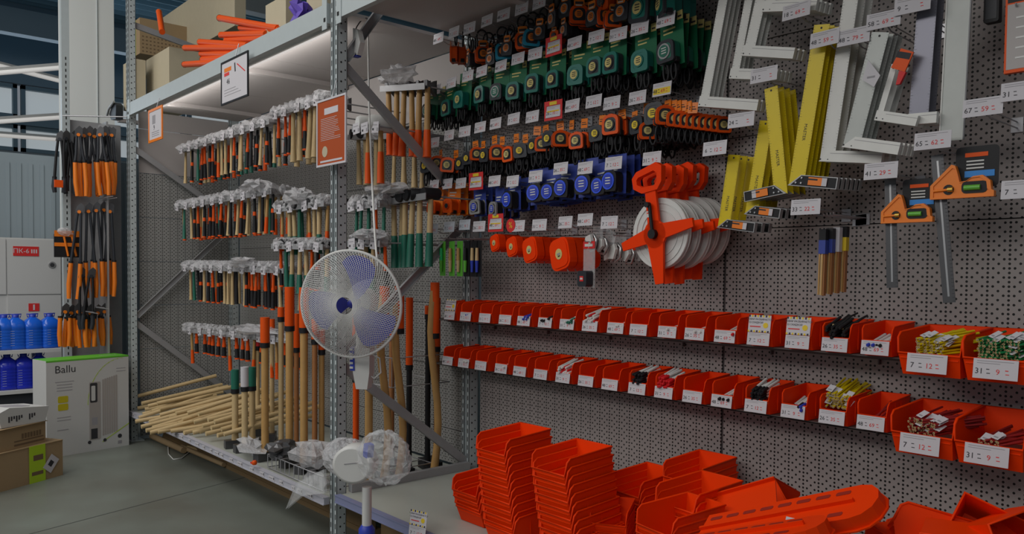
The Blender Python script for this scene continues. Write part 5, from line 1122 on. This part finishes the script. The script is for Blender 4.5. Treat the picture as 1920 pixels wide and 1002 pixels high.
put(kind(('base', ba), ('pole', po), ('collar', co, None, 'blue collar'), ('motor_head', hd_, [('brand_line', hb_)]), ('knob', kb, None, 'blue knob'), ('plastic_bag', bg, None, 'clear crumpled bag')), 'pedestal_fan', 'white pedestal fan head wrapped in clear bag on a pole, bottom middle', 'fan', T((fp.x, 1.84, 0)))
# ================================================================== TOP SHELF GOODS
ZS = ZB1-0.011
def carton(pa, pb, pc, yt, yb, Yf, label, mm=CARD, tape=None, zmin=ZS, dots=False, name='carton'):
    A, B = P(pa, yt, Yf), P(pb, yt, Yf); X0, X1 = A.x, B.x; d_ = ray(pc, yt); Y1 = min(d_.y/d_.x*X1, YW-0.03); zt = B.z; zb = zmin if yb is None else max(P(pb, yb, Yf).z, zmin)
    Y1 = max(Y1, Yf+0.1)
    a_ = MB(); a_.box(X0, Yf, zb, X1, Y1, zt, mm); a_.box(X0, Yf, zt, X1, (Yf+Y1)/2-0.002, zt+0.003, mm); a_.box(X0, (Yf+Y1)/2+0.002, zt, X1, Y1, zt+0.003, mm)
    ps = [('box', a_)]
    if tape:
        t_ = MB(); xm = lerp(X0, X1, .35); t_.box(xm, Yf-0.001, zb, xm+0.06, Yf, zt, tape); t_.box(xm, Yf, zt+0.003, xm+0.06, Y1, zt+0.004, tape); ps.append(('tape', t_, None, 'lime green tape'))
    if dots:
        t_ = MB(); rr = random.Random(int(pa)); 
        for r_ in range(5):
            for c_ in range(int((Y1-Yf)/0.035)): t_.box(X1, Yf+0.02+c_*0.035, zb+0.02+r_*0.035, X1+0.001, Yf+0.036+c_*0.035, zb+0.032+r_*0.035, CARDP)
        ps.append(('print', t_))
    put(kind(*ps), name, label, 'carton')
carton(231, 250, 272, 110, None, 2.13, 'small brown carton at the left end of the top shelf', CARD2, LIME)
carton(274, 317, 378, 88, None, 2.30, 'brown carton beside the orange handles on the top shelf', CARD2, None, dots=True)
P_A = P(262, 100, 2.34)
carton(245, 262, 415, 33, 100, 2.42, 'long brown carton with lime tape on the top shelf', CARD, LIME, dots=True)
carton(262, 440, 446, -60, 48, 2.86, 'large pale printed carton at the back of the top shelf', CARD2)
carton(498, 536, 545, -10, None, 2.2, 'pale carton on the top shelf right of the orange handles', CARD2)
carton(575, 606, 612, -30, None, 2.3, 'pale printed carton on the top shelf near the middle post', CARD2)
m_ = MB(); q = P(565, 8, 2.2); m_.blob((0, 0, 0), (.09, .06, .08), mat('violet_net', (0.10, 0.05, 0.40), 0.6), seed=5, amp=.5, seg=12); put(kind(('net', m_)), 'violet_net', 'violet net bundle on the top shelf by the middle post', 'net', T((q.x, q.y, ZS+.10)))
for i, (a, b, blk) in enumerate((((412,34),(522,54),1),((415,66),(500,64),0),((452,52),(525,57),0),((347,90),(470,90),0),((375,79),(465,86),0),((378,101),(450,103),0),((346,121),(425,116),1),((425,76),(500,72),0),((380,112),(440,108),1),((298,22),(304,60),0))):
    A, B = P(*a, 2.30), P(*b, 2.20)
    A.z = max(A.z, ZS+.02); B.z = max(B.z, ZS+.02)
    m_ = MB(); m_.tube([A, B], 0.024, ORG2, 9); m2 = MB(); d_ = (B-A).normalized(); m2.tube([A-d_*0.03, A+d_*0.002], [0.012, 0.026], BLACK if blk else WOOD, 9)
    put(kind(('sleeve', m_), ('end', m2)), 'orange_pole', 'orange pole in the top shelf heap, %s' % ('topmost, black tipped', 'second under the topmost', 'short one at right', 'longest pointing left', 'thin one above the longest', 'one below the longest', 'lowest left, black tipped', 'middle of the heap', 'low one with black tip', 'upright behind the long carton')[i], 'pole', Matrix(), 'orange handles on the top shelf')
# ================================================================== LEFT: LOPPER STAND
XG = -7.66
ya, yb = PX(119, 400, XG).y, PX(216, 400, XG).y
a_ = MB(); a_.box(XG-0.02, ya, 0.1, XG, yb+0.05, PX(160, 228, XG).z, GALV2)
b_ = MB(); yp = PX(121, 100, XG+0.02).y; b_.box(XG, yp-0.03, 0.0, XG+0.05, yp+0.03, 4.4, GALV)
for i in range(60): b_.box(XG+0.0501, yp-0.003, 0.3+i*0.05, XG+0.0506, yp+0.006, 0.325+i*0.05, HOLE)
zt = PX(216, 232, XG+0.2).z
c_ = MB(); c_.box(XG, YF-0.16, 0.0, XLp-0.04, YF-0.145, zt, GALV2)
d_ = MB(); d_.tube([(XG+0.1, ya-.02, PX(125, 222, XG).z), (XG+0.35, yb, PX(212, 222, XG+.2).z)], 0.006, WIRE, 5)
put(kind(('back_panel', a_), ('post', b_), ('side_panel', c_), ('wire', d_)), 'lopper_stand', 'grey display stand with hooks full of orange black loppers, left', 'display stand')
# column
mb = MB(); cA, cB = PX(128, 100, -8.8), PX(214, 100, -8.8); mb.box(-9.2, cA.y, 0, -8.8, cB.y, 6.3, mat('white_column', (0.80, 0.82, 0.80), 0.6)); mb.box(-8.8, lerp(cA.y, cB.y, .62), 0, -8.79, lerp(cA.y, cB.y, .63), 6.3, GALV); struct('trim_2', mb)
def lopper(L, gl, blackc=DARK, amb=ORG3, w_=0.07):
    a_ = MB(); b_ = MB(); h_ = MB(); bl_ = MB()
    for sg in (-1, 1):
        bl_.tube([(0, sg*0.012, -0.08), (0, sg*w_*.35, -L*0.4), (0, sg*w_*.5, -L+gl)], [0.011, 0.011, 0.012], blackc, 7)
        h_.tube([(0, sg*w_*.5, -L+gl), (0, sg*w_*.55, -L+gl*.4), (0, sg*w_*.45, -L)], [0.017, 0.019, 0.016], amb, 8)
        b_.tube([(0, sg*w_*.5, -L+gl+0.012), (0, sg*w_*.5, -L+gl-0.004)], 0.018, BLACK, 7)
    a_.prism([(-0.03, -0.09), (0.03, -0.09), (0.034, -0.02), (0.01, 0.0), (-0.02, -0.03)], -0.004, 0.004, STEEL, 'x'); a_.lathe([(0.014, -0.008), (0.014, 0.012)], amb, 12, ax='x', M=T((0, 0, -0.075)))
    return kind(('shafts', bl_), ('grip', h_, None, 'amber orange grips'), ('collars', b_), ('blade_head', a_))
LO = [lopper(.58, .28), lopper(.80, .30), lopper(.36, .24), lopper(.52, .12, BLACK, DARK)]
def lop_row(pxs, ytop, K, X, lb, seed):
    rr = random.Random(seed)
    for i, px in enumerate(pxs):
        q = PX(px, ytop+rr.uniform(-3, 3), X+rr.uniform(-.05, .05)); put(K, 'lopper', '%s, %s from left' % (lb, ORD[i]), 'lopper', T(q, rx=rr.uniform(-.08, .08), rz=rr.uniform(-.4, .4)), 'garden loppers on the left stand')
lop_row([146, 156, 166, 176, 186, 195, 203, 210], 238, LO[0], -7.40, 'amber gripped lopper in the top row of the left stand', 1)
lop_row([150, 165, 180, 193, 206], 378, LO[1], -7.42, 'long amber gripped lopper in the middle row of the left stand', 2)
lop_row([122, 134, 144, 155, 168, 182, 194], 570, LO[2], -7.42, 'amber pruner in the bottom row of the left stand', 3)
lop_row([112, 122, 130, 137], 246, LO[3], -7.50, 'dark long pruner at the far left of the stand', 4)
lop_row([152, 172], 500, LO[3], -7.40, 'dark short pruner between the middle loppers', 5)
a_ = MB(); a_.box(0, -.10, -.19, .02, .10, 0.0, BLACK); b_ = MB(); b_.box(.021, -.10, -.02, .024, .10, 0.03, ORG3); b_.box(.021, -.10, -.10, .024, .10, -.07, ORG3); c_ = MB(); c_.tube([(.03, -.03, -.02), (.03, 0.0, -.18)], .009, ORG3, 6); c_.tube([(.03, .03, -.02), (.03, .06, -.18)], .009, ORG3, 6); d_ = MB(); d_.blob((.03, -.02, .02), (.02, .06, .035), WRAP, seed=4)
q = PX(126, 440, -7.45); put(kind(('card', a_), ('stripe', b_, None, 'amber stripes'), ('tool_pair', c_), ('film', d_)), 'carded_tool_set', 'black and amber carded tool set at the left of the stand', 'tool set', T(q))
a_ = MB(); a_.box(0, -.03, -.03, .03, .03, .03, ORG2); a_.tube([(0, 0, 0), (XG+7.455, .03, .0)], .003, WIRE, 5); q = PX(109, 345, -7.45); put(kind(('block', a_)), 'orange_tag', 'small orange tag at the left edge of the lopper stand', 'tag', T(q))
for i, (x, y) in enumerate(((185, 373), (170, 575), (150, 583))):
    q = PX(x, y, -7.5); m_ = MB(); m_.tube([(0, 0, 0), (.35, 0.02, 0.0)], .004, WIRE, 5); m_.tube([(0, .03, -.01), (.35, .05, -.01)], .004, WIRE, 5); put(kind(('prong', m_)), 'stand_hook', 'bare wire prongs on the lopper stand, %s from top' % ORD[i], 'hook', T(q))
a_ = MB(); q = P(210, 205, 2.05); a_.prism([(-.09, -.03), (-.02, .02), (.06, .05), (.12, .02), (.11, -.10), (-.03, -.09)], 0, .06, DARK, 'y'); a_.tube([(-.12, -.01, -.04), (-.06, -.01, .01), (.1, -.01, .05)], .01, SILV, 6); put(kind(('bracket', a_)), 'dark_bracket', 'dark metal bracket at the far end of the rack beam', 'bracket', T(q))
# ================================================================== LEFT: HEATER CARTON, CARTONS, BOTTLES, CABINET
A, B = PZ(88, 861, 0), PZ(242, 835, 0); v = B-A; Wd = v.length; an = math.atan2(v.y, v.x)       # local +x along the face, -y towards the aisle
Hh = PX(90, 673, A.x).z
Hh = (HC - (674-500)/1500*((A-C0).dot(_F)))
bx = MB(); bx.box(0, 0, 0, Wd, 0.24, Hh, BOXW)
gt = MB(); gt.box(0.002, 0.002, Hh, Wd-0.002, 0.238, Hh+0.001, BOXG); gt.box(0, -0.001, Hh-0.012, Wd, 0, Hh, BOXG)
gt.text('Ballu', 0.07, BOXW, T((Wd*.82, 0.12, Hh+0.002), rx=R(-90)))
pr = MB(); S = lambda u, v_: (u*Wd, v_*Hh)
pr.text('Ballu', 0.085, INK, T((Wd*.22, -.001, Hh*.90)))
for k_, (u0, u1, v0) in enumerate(((.1, .32, .77), (.12, .3, .74), (.12, .3, .71), (.12, .3, .68), (.12, .28, .40), (.12, .28, .37), (.12, .25, .27), (.84, .96, .86), (.84, .96, .83))): pr.box(u0*Wd, -.001, v0*Hh, u1*Wd, 0, (v0+.007)*Hh, INKG)
pr.rbox(.13*Wd, -.001, .555*Hh, .25*Wd, 0, .625*Hh, .01, mat('olive_yellow_print', (0.50, 0.42, 0.01), 0.6)); pr.rbox(.13*Wd, -.001, .475*Hh, .25*Wd, 0, .545*Hh, .01, MAT['olive_yellow_print'])
for c_ in (.88,): pr.disc(c_*Wd, .12*Hh, .018, -.001, 0, INK, 12); pr.box((c_-.025)*Wd, -.001, .035*Hh, (c_+.025)*Wd, 0, .07*Hh, INKG)
arc = [(Wd*(.48+.44*(1-math.cos(t))), Hh*(.50+.48*math.sin(t))) for t in [PI*i/24 for i in range(13)]]
for (p0, p1) in zip(arc, arc[1:]): pr.add([(p0[0], -.001, p0[1]), (p1[0], -.001, p1[1]), (p1[0]+.004, -.001, p1[1]-.005), (p0[0]+.005, -.001, p0[1])], [(0, 1, 2, 3)], LIME)
pr.add([(.66*Wd, -.0015, .08*Hh), (.66*Wd, -.0015, .09*Hh), (Wd, -.0015, .25*Hh), (Wd, -.0015, .24*Hh)], [(0, 1, 2, 3)], LIME)
rd = MB(); GR = mat('warm_grey_print', (0.36, 0.33, 0.31), 0.6)
for k_ in range(7): rd.rbox((.66+.028*k_)*Wd, -.0012, (.15+.004*k_)*Hh, (.683+.028*k_)*Wd, -.0002, (.76+.006*k_)*Hh, .006, GR)
rd.rbox(.5*Wd, -.0014, .12*Hh, .64*Wd, -.0002, .74*Hh, .01, GR); rd.rbox(.51*Wd, -.0018, .52*Hh, .60*Wd, -.0014, .73*Hh, .01, INK); rd.rbox(.525*Wd, -.0022, .54*Hh, .575*Wd, -.0018, .70*Hh, .008, BOXW); rd.box(.52*Wd, -.0018, .13*Hh, .60*Wd, -.0014, .24*Hh, INK); rd.box(.53*Wd, -.0018, .28*Hh, .60*Wd, -.0014, .36*Hh, INKG)
for c_ in (.5, .69): rd.disc(c_*Wd, .10*Hh, .014, -.0018, -.0002, INK, 12)
put(kind(('box', bx), ('top_print', gt, None, 'green printed top'), ('lettering', pr), ('heater_picture', rd, None, 'printed picture of a ribbed oil heater')), 'heater_carton', 'tall white heater carton with green top standing before the left frame', 'carton', T((A.x, A.y, 0), rz=an))
# bottom-left cartons
A, B = PZ(-40, 935, 0), PZ(118, 891, 0); v = B-A; W1 = v.length; an = math.atan2(v.y, v.x); dpt = (B-C0).dot(_F); H1 = 1.49-(826-505)/1500*dpt
bx = MB(); bx.box(0, 0, 0, W1, .45, H1, CARD); bx.box(0, -.004, H1-0.002, W1, .22, H1+.003, CARD)
tp = MB(); tp.box(W1*.57, -.0055, 0, W1*.77, -.0045, H1+.004, LIME); tp.box(W1*.60, -.006, H1*.2, W1*.74, -.0055, H1*.3, CARDP); tp.box(W1*.62, -.006, H1*.6, W1*.74, -.0055, H1*.75, CARDP)
lb_ = MB(); lb_.box(-.055, -.007, -.04, .055, -.006, .04, PAPER, M=T((W1*.84, 0, H1*.42), ry=R(-50))); lb_.box(-.02, -.0075, -.015, .02, -.007, .02, INK, M=T((W1*.84, 0, H1*.42), ry=R(-50)))
put(kind(('box', bx), ('tape', tp, None, 'lime green tape'), ('label', lb_, None, 'white label stuck at a slant')), 'carton', 'large brown carton with lime tape on the floor at lower left', 'carton', T((A.x, A.y, 0), rz=an))
hz = H1+.004; W2 = W1*.62
bx = MB(); bx.box(0, .02, hz, W2, .34, hz+.15, CARD); bx.box(0, .0, hz+.15, W2, .022, hz+.153, CARD); bx.prism([(.02, hz+.15), (.34, hz+.15), (.30, hz+.2), (.02, hz+.19)], W2, W2+.003, CARD, 'x')
tx = MB(); tx.box(W2*.35, .0185, hz+.045, W2*.95, .02, hz+.053, CARDP); [tx.box(W2*(.5+.06*k_), .0185, hz+.06, W2*(.54+.06*k_), .02, hz+.095, CARDP) for k_ in range(7)]; tx.box(W2*.35, .0185, hz+.018, W2*.97, .02, hz+.03, CARDP)
put(kind(('box', bx), ('print', tx)), 'carton', 'smaller brown printed carton resting on the large lower left carton', 'carton', T((A.x+v.x*.22, A.y+v.y*.22, 0), rz=an+R(3)))
bx = MB(); hz2 = hz+.155; bx.prism([(0, hz2), (.32, hz2+.0), (.35, hz2+.10), (.06, hz2+.13), (-.02, hz2+.10)], .04, .30, BOXW, 'y'); tx = MB()
for k_ in range(9): tx.box(.05+.018*k_+.04*(k_ > 5), .0385, hz2+.03+.01*(k_ % 3), .060+.018*k_+.04*(k_ > 5), .04, hz2+.07, INK)
tx.prism([(.07, hz2+.128), (.25, hz2+.112), (.25, hz2+.1135), (.07, hz2+.1295)], .10, .22, INKG, 'y')
put(kind(('box', bx), ('print', tx)), 'white_box', 'crumpled white printed box on top of the lower left cartons', 'box', T((A.x+v.x*.30, A.y+v.y*.30, 0), rz=an-R(4)))
# bottle shelf
XBt = -7.95
y0s, y1s = PX(-40, 660, XBt).y, PX(112, 655, XBt).y; zsh = PX(60, 655, XBt).z
sh_ = MB(); sh_.box(XBt-.35, y0s, zsh-.03, XBt+.05, y1s, zsh, BOXW); lo_ = MB(); zl = PX(60, 729, XBt).z; lo_.box(XBt-.35, y0s, zl-.03, XBt+.05, y1s-.12, zl, BOXW)
pt_ = MB(); 
for yy in (y0s+.01, y1s-.16): pt_.box(XBt-.34, yy, 0, XBt-.30, yy+.03, zsh+.3, GALV)
un_ = MB(); un_.box(XBt-.3, y0s, 0, XBt+.02, y1s-.15, zl-.03, DARK)
put(kind(('shelf_panel', sh_), ('shelf_panel', lo_), ('post', pt_), ('plinth', un_)), 'bottle_shelf', 'white two tier shelf with blue fluid bottles at the left edge', 'shelf')
def bottle(c, h_):
    b = MB(); w_ = .115/2*1.45
    def rr(s_, z, n=16): return [(s_*(math.copysign(abs(math.cos(2*PI*i/n))**.6, math.cos(2*PI*i/n))), s_*(math.copysign(abs(math.sin(2*PI*i/n))**.6, math.sin(2*PI*i/n))), z) for i in range(n)]
    prof = [(w_*.9, 0), (w_, .01)]
    for k_ in range(6): prof += [(w_, h_*(.08+.09*k_)), (w_*.96, h_*(.11+.09*k_)), (w_, h_*(.14+.09*k_))]
    prof += [(w_, h_*.68), (w_*.75, h_*.82), (w_*.4, h_*.9), (w_*.3, h_*.93)]
    vs = []; [vs.extend(rr(s_, z)) for s_, z in prof]; n = 16
    b.add(vs, [(i*n+j, i*n+(j+1) % n, (i+1)*n+(j+1) % n, (i+1)*n+j) for i in range(len(prof)-1) for j in range(n)], c, True); b.add(vs[:n], [tuple(range(n))], c)
    cp = MB(); cp.lathe([(.028, h_*.925), (.028, h_), (.02, h_*1.01)], BLUE, 12); hn = MB(); hn.tube([(0, -.035, h_*.92), (0, -.045, h_*1.02), (0, .045, h_*1.02), (0, .035, h_*.92)], .006, BLUE, 6)
    lb = MB()
    for k_ in range(7): lb.box(w_*1.005, -.05+.0*k_, h_*(.12+.07*k_), w_*1.012, -.02, h_*(.128+.07*k_), PAPER2)
    return kind(('body', b), ('cap', cp), ('handle', hn), ('markings', lb))
BT1 = bottle(WATER, .295); BT2 = bottle(WATER2, .30)
for i, px in enumerate((-14, 8, 30, 62, 94)):
    q = PX(px, 640, XBt-.06); put(BT1, 'fluid_bottle', 'blue washer fluid bottle on the upper shelf, %s from the left' % ORD[i], 'bottle', T((XBt-.08, q.y, zsh+.001), rz=R(i*5-10)), 'blue bottles on the upper shelf')
for i, px in enumerate((-15, 14, 45, 74)):
    q = PX(px, 700, XBt-.06); put(BT2, 'fluid_bottle', 'deep blue fluid bottle on the lower shelf, %s from the left' % ORD[i], 'bottle', T((XBt-.08, q.y, zl+.001), rz=R(6-i*4)), 'deep blue bottles on the lower shelf')
# fire cabinet
XC = -8.75; c0, c1 = PX(-60, 500, XC).y, PX(116, 500, XC).y; zt, zb = PX(60, 447, XC).z, PX(60, 700, XC).z; zm = PX(60, 553, XC).z; ym = PX(12, 500, XC).y
bx = MB(); bx.box(XC-.25, c0, zb, XC, c1, zt, BOXW)
parts = [('body', bx)]
for (ya_, yb_, za_, zb_) in ((ym+.006, c1-.012, zm+.006, zt-.012), (ym+.006, c1-.012, zb, zm-.006), (c0, ym-.006, zm+.006, zt-.012)):
    m_ = MB(); m_.box(XC+.001, ya_, za_, XC+.012, yb_, zb_, BOXW); parts.append(('door', m_))
lk = MB(); q = PX(97, 497, XC); lk.lathe([(.035, .012), (.03, .02)], SILV, 16, M=T((XC, q.y, q.z)), ax='x'); lk.lathe([(.02, .02), (.018, .024)], INK, 12, M=T((XC, q.y, q.z)), ax='x'); parts.append(('lock', lk))
pl = MB(); q0, q1 = PX(24, 480, XC), PX(72, 463, XC); pl.box(XC+.013, q0.y, q0.z, XC+.016, q1.y, q1.z, RED); pl.text('ПК-6', .060, PAPER, T((XC+.017, lerp(q0.y, q1.y, .31), (q0.z+q1.z)/2), rz=R(90))); 
for k_ in range(3): pl.box(XC+.016, lerp(q0.y, q1.y, .70+.09*k_), lerp(q0.z, q1.z, .3), XC+.017, lerp(q0.y, q1.y, .75+.09*k_), lerp(q0.z, q1.z, .7), PAPER)
parts.append(('number_plate', pl, None, 'red plate reading ПК-6'))
pl = MB(); q0, q1 = PX(53, 584, XC), PX(73, 569, XC); pl.box(XC+.013, q0.y, q0.z, XC+.016, q1.y, q1.z, RED); pl.box(XC+.016, lerp(q0.y, q1.y, .42), lerp(q0.z, q1.z, .15), XC+.017, lerp(q0.y, q1.y, .58), lerp(q0.z, q1.z, .85), PAPER); parts.append(('red_sign', pl, None, 'small red sign with a white symbol'))
put(kind(*parts), 'fire_cabinet', 'white fire hose cabinet with red ПК-6 plate behind the blue bottles', 'cabinet')
mb = MB(); mb.box(-9.4, -8, 0, -9.3, 3.0, PX(60, 290, -9.3).z, PANELG)
for i in range(110): mb.box(-9.3, -8+i*0.1, 0, -9.292, -7.965+i*0.1, PX(60, 330, -9.3).z+.12, PANELG)
struct('wall_partition', mb)
